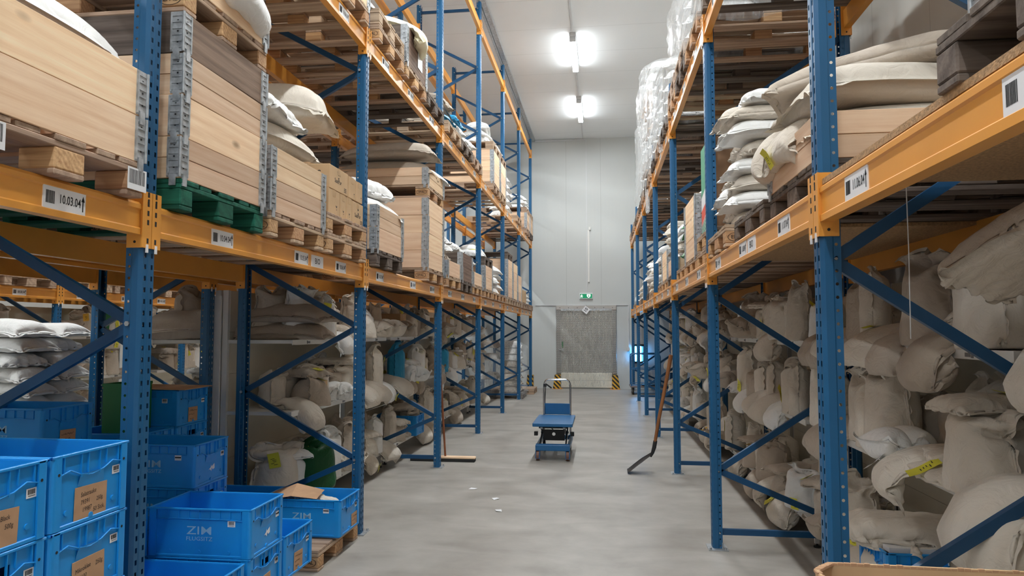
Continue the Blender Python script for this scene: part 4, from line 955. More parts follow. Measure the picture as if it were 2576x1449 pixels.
def carton(x, y, z, sx, sy_, sz, label, marks=(), rz=0, group='cardboard cartons', tape=True):
    t = thing('carton', label, 'carton', (x, y, z), rz, group)
    mb = MB().box((-sx/2, -sy_/2, 0), (sx/2, sy_/2, sz), bev=.004)
    for mk in marks:
        face, txt, size, u, v, inv = mk
        Mx = frameM((sx/2+.0006, 0, 0), (0, 1, 0), (0, 0, 1)) if face == 'x' else frameM((0, -sy_/2-.0006, 0), (1, 0, 0), (0, 0, 1))
        Mx = Mx @ Matrix.Translation((u, v, 0)) @ Matrix.Rotation(PI if inv else 0, 4, 'Z')
        if txt == '*': leafmark(mb, Mx, 1, size)
        elif txt == 'o':
            for k in range(9): mb.add([Mx @ Vector((size*math.cos(a), size*math.sin(a), 0)) for a in (k*.68, k*.68+.5)]+[Mx @ Vector((size*.35*math.cos(k*.68+.25), size*.35*math.sin(k*.68+.25), 0))], [(0, 1, 2)], 1)
        elif txt == '-':
            for k in range(3): mb.add([Mx @ Vector(p) for p in ((0, -.012*k, 0), (size, -.012*k, 0), (size, -.012*k+.005, 0), (0, -.012*k+.005, 0))], [(0, 1, 2, 3)], 1)
        else: mb.text(txt, size, Mx, 1, bold=.0005 if size > .04 else 0)
    mb.build('body', [M['card'], M['ink']], t)
    mb = MB().box((-sx/2+.005, -.004, sz), (sx/2-.005, .004, sz+.0012), 1); mb.box((-sx/2+.01, -.028, sz+.0006), (sx/2-.01, .028, sz+.0018), 0)
    mb.box((sx/2, -.028, sz-.05), (sx/2+.0008, .028, sz), 0); mb.build('tape', [plain('brown_tape', srgb(190, 150, 104), .35) if 'tape' not in M else M['tape'], M['dark']], t)
    return t
M['tape'] = plain('packing_tape', srgb(192, 156, 112), .3)
zc = L1+2*PH; xf = -1.93
carton(xf-.19, 4.85, zc, .38, .22, .185, 'small carton standing at the corner of the lower layer', [('y', 'o', .026, -.14, .07, 0), ('y', '-', .05, -.10, .08, 0), ('y', '-', .12, -.16, .02, 0), ('x', '*', .8, .04, .05, 0)])
carton(xf-.19, 5.03, zc, .38, .115, .185, 'narrow carton beside the corner one in the lower layer', [('x', '*', .7, .0, .04, 0)])
carton(xf-.19, 5.155, zc, .38, .115, .185, 'narrow carton in the middle of the lower layer', [('x', '*', .7, .0, .04, 0)])
carton(xf-.14, 5.345, zc, .28, .25, .18, 'wide printed carton at the far end of the lower layer', [('x', '*', 1.3, .0, .10, 0), ('x', 'SaatPur', .045, 0, .075, 0), ('x', '-', .05, .06, .04, 0)])
carton(xf-.16, 4.94, zc+.187, .32, .37, .175, 'wide printed carton with upside-down lettering on the upper layer', [('y', 'SaatPur', .062, .0, .11, 1), ('y', '*', 1.6, .0, .07, 1), ('x', '*', 1.3, -.02, .105, 0), ('x', 'SaatPur', .045, -.02, .075, 0), ('x', '-', .05, .10, .045, 0)])
carton(xf-.16, 5.215, zc+.187, .32, .15, .17, 'narrow carton in the middle of the upper layer', [('x', '*', .6, .04, .03, 0)])
carton(xf-.16, 5.375, zc+.187, .32, .15, .165, 'narrow carton at the far end of the upper layer', [('x', '*', .6, .04, .03, 0)])
carton(xf-.62, 5.1, zc, .5, .7, .36, 'large carton standing behind the small printed ones', [])
sack('lieB', -2.3, 5.08, zc+.36, 'crumpled brown packing paper on top of the printed cartons', 'brown_paper', 1.5, (1.0, .9, 1.5), None, (0, 0), None, name='packing_paper')
sack('lieA', -2.55, 4.98, zc+.36, 'plump cream sack behind the brown packing paper', 'cloth', 1.5, (1.15, 1.2, 2.1), None, (0, 0), 'sacks on pallets')
sack('lieA', -2.48, 4.92, zc+.70, 'huge bulging cream sack high up behind the printed cartons', 'cloth', .15, (1.25, 1.35, 2.0), None, (0, 0), 'sacks on pallets')
y = sy(2, 0); pallet(PXL, y, L1, 'old', 'weathered pallet under the bin just past the second left post')
zt = stack_collars(PXL, y, L1+PH, 2, 'the bin just past the second left post', 'new', (0, 1))
sack('lieA', -2.15, y-.03, zt-.05, 'white sack lying over the bin past the second left post', 'poly', 1.45, (1.1, 1.0, 1.1), None, (0, 0), 'sacks on pallets')
sack('lieE', -2.2, y+.02, zt+.12, 'crumpled white sack on top of the bin past the second left post', 'poly', 1.2, (.9, .95, 1.5), None, (0, 0), 'sacks on pallets')
sack('lieA', -2.7, y, zt-.05, 'white sack at the rear of the bin past the second left post', 'poly', 1.5, 1.1, None, (0, 0), 'sacks on pallets')
y = sy(2, 2); pallet(PXL, y, L1, 'pale', 'dirty pallet carrying the tall tower with big grey sacks on top')
zt = stack_collars(PXL, y, L1+PH, 4, 'the tower with big grey sacks', 'new', (0, 0, 0, 0))
pallet(PXL, y, zt, 'pale', 'stamped pallet near the top of the tower with big grey sacks'); zt += PH
zt = stack_collars(PXL, y, zt, 1, 'the crown of the tower with grey sacks', 'new', (1,))
sack('lieD', -2.42, y-.15, zt-.06, 'lower of two long grey sacks on the tall collar tower', 'grey_cloth', .05, (1.15, 1.1, 1.1), None, (0, 0), 'sacks on pallets')
sack('lieD', -2.38, y-.17, zt+.14, 'upper of two long grey sacks on the tall collar tower', 'grey_cloth', -.05, (1.15, 1.1, 1.15), None, (0, 0), 'sacks on pallets')
sack('lieA', -2.10, y+.18, zt-.04, 'small white sack with yellow label beside the long grey ones', 'poly', 1.4, .95, 'yellow', (0, 0), 'sacks on pallets', 0)
def heap(x, y, z, n, wh, r, mats=('poly', 'cloth'), side=1, h0=.10, lay=2, tagp=.4):
    """n sacks heaped over a pallet, LAY of them per layer"""
    for k in range(n):
        kd = r.choice(['lieA', 'lieE', 'lieE', 'lieC', 'lieB'] if k < n-2 else ['lieE', 'lieB', 'lieE', 'lieA']); mt = r.choice(mats); dx = (.26 if k % lay == 0 else -.26)*side if lay > 1 else .22*side
        tc = 'yellow' if r.random() < tagp else None
        if kd == 'droop2': dx = .61*side
        sack(kd, x+dx, y+r.uniform(-.06, .06), z+h0*1.05*(k//lay), '%s%s, %s, %s' % (LOOK[kd].format(c=CN[mt]).replace(' over the edge', '').replace('wrinkled lying', 'wrinkled').replace('plump lying', 'plump'), ', yellow label' if tc else '', ORD[k]+' from below' if k < n-1 else 'topmost', wh), mt, (PI/2 if kd != 'droop2' else (0 if side > 0 else PI))+r.uniform(-.25, .25), (1., 1.05, 1.1), tc, (0, 0), 'sacks on pallets', name='grain_sack' if mt != 'green_net' and mt != 'blue_bag' else None)
R4 = random.Random(44)
# third left bay
for i, (st, n, cs) in enumerate((('pale', 1, 'new'), ('old', 2, 'old'), ('pale', 1, 'new'))):
    y = sy(3, i); wh = where(3, i, LRK, 1); pallet(PXL, y, L1, st, '%s pallet, %s' % ({'pale': 'pale', 'old': 'weathered'}[st], wh)); zt = stack_collars(PXL, y, L1+PH, n, wh, cs, (0, 0)); heap(PXL, y, zt-.06, (7, 4, 6)[i], wh, R4, ('poly', 'poly', 'cloth'))
for i in range(3):
    y = sy(4, i); wh = where(4, i, LRK, 1); pallet(PXL, y, L1, 'pale', 'pallet, '+wh)
    if i == 0:
        zt = stack_collars(PXL, y, L1+PH, 2, wh, 'new', (0, 0)); pallet(PXL, y, zt, 'old', 'weathered pallet laid on top of collars, '+wh, False); heap(PXL, y, zt+PH, 2, wh, R4)
    elif i == 1:
        for k in range(7):
            for dx in (.22, -.34): sack('lieC', PXL+dx, y+R4.uniform(-.02, .02), L1+PH+.088*k, 'flat white sack, %s layer, %s of neat stack, fourth left bay' % (ORD[k], 'front' if dx > 0 else 'rear'), 'poly', PI/2+R4.uniform(-.06, .06), (1.02, 1.05, .8), 'yellow' if k in (2, 4) and dx > 0 else None, (0, 0), 'sacks of the neat left stack')
        sack('lieA', PXL+.15, y-.1, L1+PH+.63, 'plump round white sack on top of the neat stack', 'poly', PI/2, (1.05, 1.1, 1.5), None, (0, 0), 'sacks on pallets')
    else: heap(PXL, y, L1+PH, 9, wh, R4, ('poly',))
for i in range(3):
    y = sy(5, i); wh = where(5, i, LRK, 1); pallet(PXL, y, L1, 'pale', 'pallet, '+wh, False); zt = stack_collars(PXL, y, L1+PH, (4, 4, 3)[i], wh, 'new', (0, 0, 0), i == 0)
    if i == 0: pallet(PXL, y, zt, 'old', 'weathered pallet topping the collars, '+wh, False)
    else: heap(PXL, y, zt-.05, 2, wh, R4, ('poly',))
for i in range(3):
    y = sy(6, i); wh = where(6, i, LRK, 1); pallet(PXL, y, L1, 'pale', 'pallet, '+wh, False)
    if i == 0: carton(PXL+.4, y, L1+PH, .4, .7, .3, 'plain brown carton standing on the far left pallet, lowest level', [])
    else: heap(PXL, y, L1+PH, 5, wh, R4, ('poly',))
# left, second level ---------------------------------------------------------
for b in range(1, 7):
    for i in range(3):
        if (b, i) in ((4, 0), (5, 0), (5, 1), (6, 0)): continue
        y = sy(b, i); wh = where(b, i, LRK, 2); z = L2
        pallet(PXL, y, z, 'pale' if (b+i) % 4 else 'old', 'pallet seen from below, '+wh, b < 3); zt = z+PH
        if b == 1: zt = stack_collars(PXL, y, zt, 1, wh, 'new', (0,), False); heap(PXL, y, z+PH, 2, wh, R4, ('poly', 'cloth'))
        elif b == 2 and i == 0: pallet(PXL, y, zt, 'pale', 'second pallet stacked on the first, '+wh, False); sack('lieA', -2.2, y, zt+PH, 'white sack lying on two stacked pallets, '+wh, 'poly', 1.6, 1.1, None, (0, 0), 'sacks on pallets')
        elif b == 2 and i == 1:
            zt = stack_collars(PXL, y, zt, 2, wh, 'old', (0, 0)); pallet
            sack('droop', -2.02, y-.05, zt+.01, 'yellow and white printed bag drooping over weathered collars on the second level', 'yellow_bag', .3, (1.05, 1.2, 1.), None, (0, .1), None)
            sack('lieA', -2.55, y, zt-.1, 'white sack in weathered collars behind the yellow bag', 'poly', 1.5, 1.05, None, (0, 0), 'sacks on pallets')
            s_ = MB().box((0, -.09, -.12), (.001, .09, .12)); scribble(s_, -.06, .06, .12, .008, 3, frameM((.0015, 0, 0), (0, 1, 0), (0, 0, 1))); scribble(s_, -.06, .02, .10, .008, 5, frameM((.0015, 0, 0), (0, 1, 0), (0, 0, 1)))
            tag(s_.build('paper_sheet', [M['label'], M['grey_ink']], None, (PXL+.604, y+.1, L2+PH+.22)), 'white paper sheet pinned to the weathered collars on the second level', 'paper')
        elif b == 2:
            heap(PXL, y, zt, 4, wh, R4, ('poly', 'blue_bag'), tagp=0)
        elif b == 3: heap(PXL, y, zt, (8, 8, 5)[i], wh, R4, ('blue_bag', 'grey_cloth', 'poly') if i < 2 else ('poly', 'green_net'), tagp=.2)
        elif b == 4:
            zt = stack_collars(PXL, y, zt, 3, wh, 'new', (0, 0), i == 1); pallet(PXL, y, zt, 'pale', 'pallet set on three collars, '+wh, False)
            heap(PXL, y, zt+PH, 6, wh, R4, ('poly', 'green_net') if i == 2 else ('poly',), h0=.115)
        elif b == 5:
            for k in range(6): sack('lieC', PXL+.15, y, zt+.16*k, 'white bag in a slender wrapped stack, layer %s, fifth bay' % ORD[k], 'poly', PI/2, (.9, 1., 1.3), None, (0, 0), 'slender wrapped stack')
        else:
            zt = stack_collars(PXL, y, zt, 2, wh, 'new', (1, 1), i == 1); pallet(PXL, y, zt, 'pale', 'pallet set on two collars, '+wh, False); heap(PXL, y, zt+PH, 5, wh, R4, ('poly',), h0=.12)
# rack behind the left one -------------------------------------------------
X9 = (X9B+X9F)/2
for b in (0, 1, 2, 3):
    for i in range(3):
        for l, z in ((1, L1), (2, L2)):
            if (l == 1 and b > 2) or (b == 0 and l == 2): continue
            y = sy(b, i); wh = where(b, i, 'hidden rack', l); pallet(X9, y, z, 'pale' if (b+i+l) % 3 else 'old', 'pallet, '+wh, False)
            if l == 1 or b > 1: zt = stack_collars(X9, y, z+PH, 1+(i+b) % 2, wh, 'new', (1, 1), False); sack('lieA', X9+.25, y, zt-.04, 'white sack on collars, '+wh, 'poly', PI/2, (1.05, 1.1, 1.2), None, (0, 0), 'sacks on pallets')
for b in (2, 3, 4):
    for i in range(3):
        y = sy(b, i); wh = where(b, i, 'next aisle', 1); pallet(X8F-.55, y, L1, 'pale', 'pale pallet on the beam, '+wh, False); stack_collars(X8F-.55, y, L1+PH, 1, wh, 'new', (1,), False)
# right, lowest level --------------------------------------------------------
tag(MB().box((XR+.01, .4, L1), (XR+1.09, 2.74, L1+.022)).build('deck_board', M['chip']), 'rough chipboard deck on the beams of the right bay beside the viewpoint', 'board')
tag(MB().box((XR+.03, 3.75, L1-.019), (XR+1.07, 5.5, L1-.001)).build('deck_board', M['chip']), 'chipboard deck seen from below in the first right bay', 'board')
y = 1.40; pallet(1.42, y, L1+.022, 'old', 'dark weathered pallet at the top corner of the right rack'); zb = L1+.022+PH
collar(1.50, y-.02, zb, 'pale wooden collar on the dark pallet of the right rack')
sack('lieA', 1.3, y+.12, zb+.14, 'grey white sack resting in the collar above the dark pallet', 'poly', PI/2, (1.1, 1.1, 1.2), None, (0, 0), 'sacks on pallets')
y = sy(1, 0); pallet(PXR, y, L1, 'old', 'dark weathered pallet with stained blocks behind the first right post')
zt = stack_collars(PXR, y, L1+PH, 1, 'the dark pallet behind the first right post', 'new', (1,))
sack('lieD', 1.42, y-.10, zt-.10, 'lowest big cream sack in the collar behind the first right post', 'cloth', 0, (1.2, 1.3, 1.1), None, (0, 0), 'sacks on pallets')
sack('lieD', 1.40, y-.06, zt+.06, 'middle big cream sack swelling behind the first right post', 'cloth', .1, (1.2, 1.35, 1.25), None, (0, .04), 'sacks on pallets')
sack('lieA', 1.28, y+.12, zt+.24, 'cream sack with a raised flap above the swelling ones', 'grey_cloth', 2.7, (1.2, 1.25, 1.1), None, (.10, .10), 'sacks on pallets')
sack('droop2', .98, y+.40, zt+.08, 'cream sack hanging down at the far end of the collar', 'cloth', PI*.85, (1., 1., 1.), None, (0, 0), 'sacks on pallets')
sack('droop', 1.0, y+.10, zt+.02, 'cream sack drooping over the front of the collar', 'cloth', PI, (.85, 1., .9), 'yellow', (0, 0), 'sacks on pallets', 4)
y = sy(1, 1); pallet(PXR-.02, y, L1, 'old', 'bare dark pallet between the sagging sacks and the tall white stack')
sack('lieB', 1.5, y, L1+PH, 'slack sack lying alone on the bare dark pallet', 'cloth', PI, (1.1, 1.1, 1.2), None, (0, 0), 'sacks on pallets')
y = sy(1, 2); pallet(PXR-.06, y, L1, 'pale', 'stamped pallet under the tall white sack stack')
for k in range(8):
    for j, (dx, dy) in enumerate(((-.25, -.21), (-.22, .21), (.52, 0))):
        kd = ('lieE', 'lieA', 'lieC', 'lieA', 'lieE', 'lieC', 'lieA', 'lieE')[(k+3*j) % 8]
        sack(kd, PXR+dx+R4.uniform(-.04, .04), y+dy+R4.uniform(-.015, .015), L1+PH+.117*k, '%s, layer %s of tall white stack, %s' % (LOOK[kd].format(c='white'), ORD[k], ('near front', 'far front', 'rear')[j]), 'poly' if (k+j) % 2 else 'cloth', (PI if j < 2 else PI/2)+R4.uniform(-.10, .10), (1.0, .92, .128/SK[kd]['h']), 'yellow' if (k, j) == (6, 0) else None, (0, 0), 'sacks of the tall white stack')
y = sy(2, 0); pallet(PXR, y, L1, 'pale', 'lower pallet under the tall printed display box'); pallet(PXR, y, L1+PH, 'pale', 'upper pallet under the tall printed display box')
t = thing('display_box', 'tall cardboard box printed green, red and white behind the second right post', 'box', (PXR, y, L1+2*PH), PI)
MB().box((-.55, -.36, 0), (.55, .36, .74), bev=.004).build('carton_body', M['note'], t)
mb = MB().box((.551, -.37, .0), (.556, .37, .80)); x_ = .5566
gpr, rpr = 1, 2
mb.add([(x_, -.37, .36), (x_, .37, .52), (x_, .37, .80), (x_, -.37, .80)], [(0, 1, 2, 3)], 1)
mb.add([(x_, -.37, .24), (x_, .0, .30), (x_, .37, .52), (x_, .37, .40), (x_, .05, .20), (x_, -.37, .10)], [tuple(range(6))], 2)
mb.add([(x_, -.37, .10), (x_, .05, .20), (x_, .37, .40), (x_, .37, .16), (x_, -.37, .0)], [tuple(range(5))], 1)
for k in range(4): mb.add([(x_+.0004, -.37, .02+.03*k), (x_+.0004, .37, .20+.03*k), (x_+.0004, .37, .208+.03*k), (x_+.0004, -.37, .028+.03*k)], [(0, 1, 2, 3)], 0)
mb.add([(x_+.0006, -.12, .14), (x_+.0006, .08, .14), (x_+.0006, .08, .36), (x_+.0006, -.12, .36)], [(0, 1, 2, 3)], 0)
mb.build('printed_front', [M['label'], plain('print_green', srgb(86, 160, 124), .5), plain('print_red', srgb(222, 92, 74), .5)], t)
y = sy(2, 1); wh = where(2, 1, RRK, 1); pallet(PXR, y, L1, 'pale', 'pallet, '+wh); zt = stack_collars(PXR, y, L1+PH, 3, wh, 'new', (0, 0, 0)); heap(PXR, y, zt-.05, 3, wh, R4, ('cloth', 'poly'), -1)
y = sy(2, 2); wh = where(2, 2, RRK, 1); pallet(PXR, y, L1, 'pale', 'pallet, '+wh); heap(PXR-.05, y, L1+PH, 10, wh, R4, ('green_net',), -1, .115, 2, .2)
for b in (3, 4, 5, 6):
    for i in range(3):
        y = sy(b, i); wh = where(b, i, RRK, 1); pallet(PXR, y, L1, 'pale' if (b+i) % 3 else 'old', 'pallet, '+wh, b == 3); zt = L1+PH
        n = {(3, 0): 1, (3, 1): 2, (5, 0): 1}.get((b, i), 0)
        if n: zt = stack_collars(PXR, y, zt, n, wh, 'new', (0, 0), b == 3)
        heap(PXR-.08, y, zt-.04*bool(n), {3: 8, 4: 10, 5: 6, 6: 4}[b], wh, R4, ('poly', 'poly', 'cloth'), -1, .125 if b == 4 else .11, 2, .25)
# right, second level: wrapped stacks ---------------------------------------
def wrap(x, y, z, dx, dy, h, label, seed, lay=.16):
    """loose stretch film round a stack: a lumpy closed skin, open below"""
    r = random.Random(seed); nz = max(10, int(h/.05)); npz = 44; mb = MB(); vs = []
    ph = [r.uniform(0, 6) for _ in range(6)]
    for i in range(nz+1):
        zz = h*i/nz; bulge = .5+.5*math.cos((zz/lay)*2*PI+PI)
        for k in range(npz):
            a = 2*PI*k/npz; c, s_ = math.cos(a), math.sin(a); q = 1/max(abs(c), abs(s_), .001); q = min(q, 1.26)
            f = 1+.035*bulge+.02*math.sin(3*a+ph[0]+zz*3)+.012*math.sin(7*a+ph[1]-zz*5)+.008*math.sin(13*a+ph[2]+zz*11)
            if i > nz-3: f *= (1-.12*(i-nz+3))
            vs.append((dx/2*c*q*f, dy/2*s_*q*f, zz+(.03*math.sin(5*a+ph[3]) if i == 0 else 0)))
    fs = [(i*npz+k, i*npz+(k+1) % npz, (i+1)*npz+(k+1) % npz, (i+1)*npz+k) for i in range(nz) for k in range(npz)]
    vs.append((0, 0, h*1.0)); fs += [(nz*npz+k, nz*npz+(k+1) % npz, len(vs)-1) for k in range(npz)]
    mb.add(vs, fs, 0, True); return tag(mb.build('stretch_film', M['film'], None, (x, y, z)), label, 'plastic film', 'stretch film round stacks')
def wrapped(x, y, z, n, wh, seed, mats=('poly',), lay=.155, side=-1, rear=True, film_=True, core=None):
    r = random.Random(seed)
    for k in range(n):
        for dx in (.28, -.28) if rear and (k == n-1 or k % 3 == 2) else (.28,):
            m = r.choice(mats)
            sack('lieC', x+dx*side, y+r.uniform(-.03, .03), z+lay*k, '%s wrapped sack, %s, layer %s, %s' % (CN[m], 'front' if dx > 0 else 'rear', ORD[k], wh), m, PI/2+r.uniform(-.08, .08), (1.0, 1.12, lay/.118), 'yellow' if r.random() < .08 else None, (0, 0), 'sacks in wrapped stacks')
    if film_: wrap(x, y, z-.10, 1.24, .93, lay*n+.13, 'clear stretch film round the sacks at '+wh, seed, lay)
ZR = L2-.05
for b in range(1, 7):
    for i in range(3):
        y = sy(b, i); wh = where(b, i, RRK, 2); pallet(PXR-.08, y, ZR, ('pale', 'old')[(b+i) % 2], 'pallet seen from below, '+wh, b < 3); zt = ZR+PH
        if b == 1: heap(PXR, y, zt, 2, wh, R4, ('poly',), -1)
        elif b == 2:
            if i == 0: wrapped(PXR-.12, y, zt, 6, wh, 500+i, film_=True)
            elif i == 1: pallet(PXR-.08, y, zt, 'pale', 'second pallet of a pair, '+wh, False); wrapped(PXR-.12, y, zt+PH, 4, wh, 501)
            else: pallet(PXR-.08, y, zt, 'pale', 'second pallet of a pair, '+wh, False); heap(PXR-.05, y, zt+PH, 4, wh, R4, ('poly',), -1)
        elif b == 3: wrapped(PXR-.14, y, zt, (5, 7, 8)[i], wh, 510+i, ('poly',), .155)
        elif b == 4: wrapped(PXR-.16, y, zt, (11, 11, 8)[i], wh, 520+i, ('poly', 'poly', 'brown_paper') if i < 2 else ('poly',), .165, rear=(i < 2))
        elif b == 5: heap(PXR-.10, y, zt, 6, wh, R4, ('poly',), -1, .13)
        else: heap(PXR-.05, y, zt, 3, wh, R4, ('poly',), -1, .12)
# wrapped stacks on the floor at the far end of the left rack -----------------
for j, (yy, n) in enumerate(((17.35, 8),)):
    wh = 'far floor pallet, left rack'
    pallet(PXL, yy, 0, 'old', 'dark pallet on the floor, '+wh, False); wrapped(PXL, yy, PH, n, wh, 540+j, ('poly', 'poly', 'grey_cloth'), .155, 1)
pallet(-2.35, 18.6, 0, 'pale', 'worn pallet on the floor beside the far bumper', False)
# wrapped stack in the neighbouring aisle ------------------------------------
pallet(-5.15, 5.35, 0, 'pale', 'pallet under the white sack stack in the neighbouring aisle', False); pallet(-5.15, 5.35, PH, 'pale', 'upper pallet under the white sack stack in the neighbouring aisle', False)
r = random.Random(9)
for k in range(12):
    for dx, dy in ((.32, -.2), (.3, .2), (-.28, 0)):
        sack(r.choice(['lieC', 'lieA', 'lieE']), -5.15+dx, 5.35+dy, 2*PH+.119*k, 'white sack of layer %s, stack in the neighbouring aisle, %s' % (ORD[k], {-.2: 'front near', .2: 'front far', 0: 'rear'}[dy]), 'poly', (0 if dy else PI/2)+r.uniform(-.2, .2), (.9, .95, .95), None, (0, 0), 'sacks in the neighbouring aisle')
# ------------------------------------------------------------------ blue crates on floor pallets, left
pallet(PXL, 2.24, 0, 'pale', 'floor pallet under the near crate stacks', True); pallet(PXL, 3.66, 0, 'pale', 'floor pallet under the middle crate stacks', True)
pallet(PXL-.04, 5.08, 0, 'pale', 'floor pallet with bare pale boards beside the second left post', True)
pallet(-3.72, 3.80, 0, 'pale', 'floor pallet under the rear crate stacks', False); pallet(-3.72, 5.0, 0, 'pale', 'floor pallet under the far rear crate stack', False)
CX = -2.19; P0 = .145; CP = .265
N_salat = note_mesh([('Salatrauke', -.015, .035, .024), ('79391', -.03, .005, .024), ('250g.', .045, .006, .022), ('19987', -.02, -.022, .024), ('50 Stck.', .042, -.030, .024)], .165, .125)
N_klee = note_mesh([('Mikroklee', -.03, .030, .024), ('250g', .052, .030, .024), ('9100', -.03, .0, .024), (None, -.05, -.03, .08, 0)], .165, .13)
N_black = note_mesh([('Erbsen, Black', .0, .035, .022), ('pea', -.05, .005, .022), ('500g', .045, .010, .022), ('7', -.03, -.020, .022), ('989', .0, -.045, .022)], .165, .13)
N_s = [note_mesh([(None, -.05, .03, .1, 0), (None, -.05, .0, .07, 0), (None, -.04, -.03, .05, 0)], .12, .11, k) for k in range(4)]
def ctower(x, y, tops, rows):
    for k, kw in enumerate(rows): crate(x, y, P0+CP*k, **kw)
ctower(CX, 2.43, 0, [dict(label='blue crate at the foot of the stack beside the first left post'), dict(label='blue crate second from the floor beside the first left post', note=N_s[0]), dict(label='blue crate third from the floor with a clover seed note', note=N_klee, stick=1), dict(label='blue crate topping the near stack with a salad rocket note', note=N_salat, stick=3)])
ctower(CX, 2.02, 0, [dict(label='blue crate at the foot of the nearest stack'), dict(label='blue crate second from the floor, nearest stack', note=N_s[1]), dict(label='blue crate third from the floor, nearest stack, open handle', open_handle=1, stick=1), dict(label='blue crate topping the nearest stack with a pea seed note', note=N_black, stick=1)])
ctower(CX, 3.39, 0, [dict(label='single low blue crate at the front edge of the middle pallet', stick=0)])
ctower(CX, 3.835, 0, [dict(label='lower blue crate with a note in the two-crate front stack', note=N_s[2], open_handle=1, stick=1), dict(label='upper blue crate with a torn label in the two-crate front stack', torn=True, stick=2)])
ctower(CX, 4.27, 0, [dict(label='single blue crate with a note next to the bare pallet', note=N_s[3], stick=2)])
ctower(CX, 5.17, 0, [dict(label='blue crate holding papers on the pallet by the second left post', note=N_s[0], stick=3, note_at=(.10, .06))])
crate(CX-.62, 5.17, P0, 'blue crate behind the paper-filled one by the second left post', stick=0)
ctower(-2.79, 4.27, 0, [dict(label='bottom crate of the dim stack of three'), dict(label='middle crate of the dim stack of three', open_handle=1), dict(label='top crate of the dim stack of three with a torn strip', torn=True, stick=1)])
ctower(-2.79, 3.45, 0, [dict(label='bottom crate behind the low front crate'), dict(label='second crate behind the low front crate')])
ctower(-3.42, 3.80, 0, [dict(label='bottom crate of the rear stack seen over the near crates'), dict(label='second crate of the rear stack seen over the near crates'), dict(label='third crate of the rear stack seen over the near crates'), dict(label='topmost crate of the rear stack with a brown note', note=N_s[1], stick=0)])
ctower(-3.42, 4.24, 0, [dict(label='bottom crate of the rear stack of three'), dict(label='second crate of the rear stack of three'), dict(label='topmost crate of the rear stack of three', stick=1)])
ctower(-3.40, 5.04, 0, [dict(label='bottom crate of the far rear stack'), dict(label='second crate of the far rear stack'), dict(label='third crate of the far rear stack, open handle', open_handle=1, stick=1), dict(label='topmost crate of the far rear stack beside the dark post', note=N_s[2], stick=2)])
def bin_(x, y, z, sx, sy_, sz, label, mat='greenbox'):
    t = thing('open_box', label, 'box', (x, y, z)); mb = MB(); e = .006
    mb.box((-sx/2, -sy_/2, 0), (sx/2, sy_/2, e))
    for s in (-1, 1): mb.box((-sx/2, s*(sy_/2-e/2)-e/2, e), (sx/2, s*(sy_/2-e/2)+e/2, sz)); mb.box((s*(sx/2-e/2)-e/2, -sy_/2+e, e), (s*(sx/2-e/2)+e/2, sy_/2-e, sz))
    mb.build('body', M[mat], t); mb = MB()
    for s in (-1, 1): mb.box((-sx/2-.004, s*sy_/2-.004, sz-.02), (sx/2+.004, s*sy_/2+.004, sz)); mb.box((s*sx/2-.004, -sy_/2, sz-.02), (s*sx/2+.004, sy_/2, sz))
    mb.build('rim', M[mat], t); return t
ctower(-3.42, 4.64, 0, [dict(label='bottom crate under the dark green box'), dict(label='second crate under the dark green box'), dict(label='third crate directly under the dark green box')])
bin_(-3.36, 4.64, P0+3*CP+.003, .16, .30, .34, 'dark green box standing on the rear crates')
tag(MB().box((-.32, -.2, 0), (.32, .2, .006)).build('cardboard_sheet', M['note'], None, (-3.38, 5.02, P0+4*CP+.012), (0, .015, .05)), 'brown cardboard sheet lying across the far rear crate stack', 'cardboard')
tag(MB().add([(-.22, -.14, 0), (.05, -.16, .05), (.22, -.10, .02), (.18, .15, .03), (-.05, .17, .07), (-.2, .12, .02)], [(0, 1, 4, 5), (1, 2, 3, 4)]).build('paper_sheet', M['note'], None, (CX-.12, 5.10, P0+.25)), 'brown paper sheet sticking out of the crate by the second post', 'paper')
for k in range(3): tag(put('packet', SK['lieB']['me'], None, (CX+.10-.12*k, 5.18+.03*(k % 2), P0+.20+.012*k), (0, .1, .7*k), (.28, .26, .5)), 'silvery paper packet in the crate by the second post, %s from the aisle' % ORD[k], 'packet', 'packets in the crate'); 
bin_(-7.62, 8.55+.8, 0, .5, .5, .62, 'green open box on the floor across the neighbouring aisle')
bin_(-7.95, 10.2, 1.572, .5, .35, .42, 'dark green box on the top shelf across the neighbouring aisle'); bin_(-7.95, 12.4, 1.572, .5, .35, .42, 'dark green box on the far top shelf across the neighbouring aisle')
# boxes among the sacks, left shelving
for (yy, z, sx, sy_, sz, lb) in ((8.95, ZS[2], .3, .26, .30, 'brown carton on the top shelf of the third left bay'), (11.7, ZS[2], .3, .26, .30, 'brown carton on the top shelf of the fourth left bay'), (6.40, ZS[1], .14, .13, .22, 'small taped carton on the middle shelf of the second left bay'), (10.0, ZS[1], .2, .14, .36, 'slim brown carton on the middle shelf of the third left bay')):
    carton(XSL-(.12 if sx > .15 else .06), yy, z+.001, sx, sy_, sz, lb, [])
crate(XSL-.18, 9.55, ZS[0]+.002, 'blue crate jutting out from the bottom shelf of the third left bay', stick=1, logo=False)
sack('stand2', -2.82, 5.86, ZS[0], 'big cream sack with open ears standing behind the crates', 'cloth', -.7, (1.2, 1.1, 1.15), 'yellow', (0, 0), 'sacks on the left shelving', 2)
sack('tie', -2.60, 6.15, ZS[0], 'dark green printed bag standing next to the big cream sack', 'green_bag', -.5, (1.1, 1.1, 1.15), None, (0, 0), None)
sack('lieA', -2.80, 6.0, ZS[2]+.001, 'lower of two plump grey sacks on the top shelf by the second post', 'grey_cloth', .1, (1.05, 1.1, 1.), None, (0, 0), 'sacks on the left shelving')
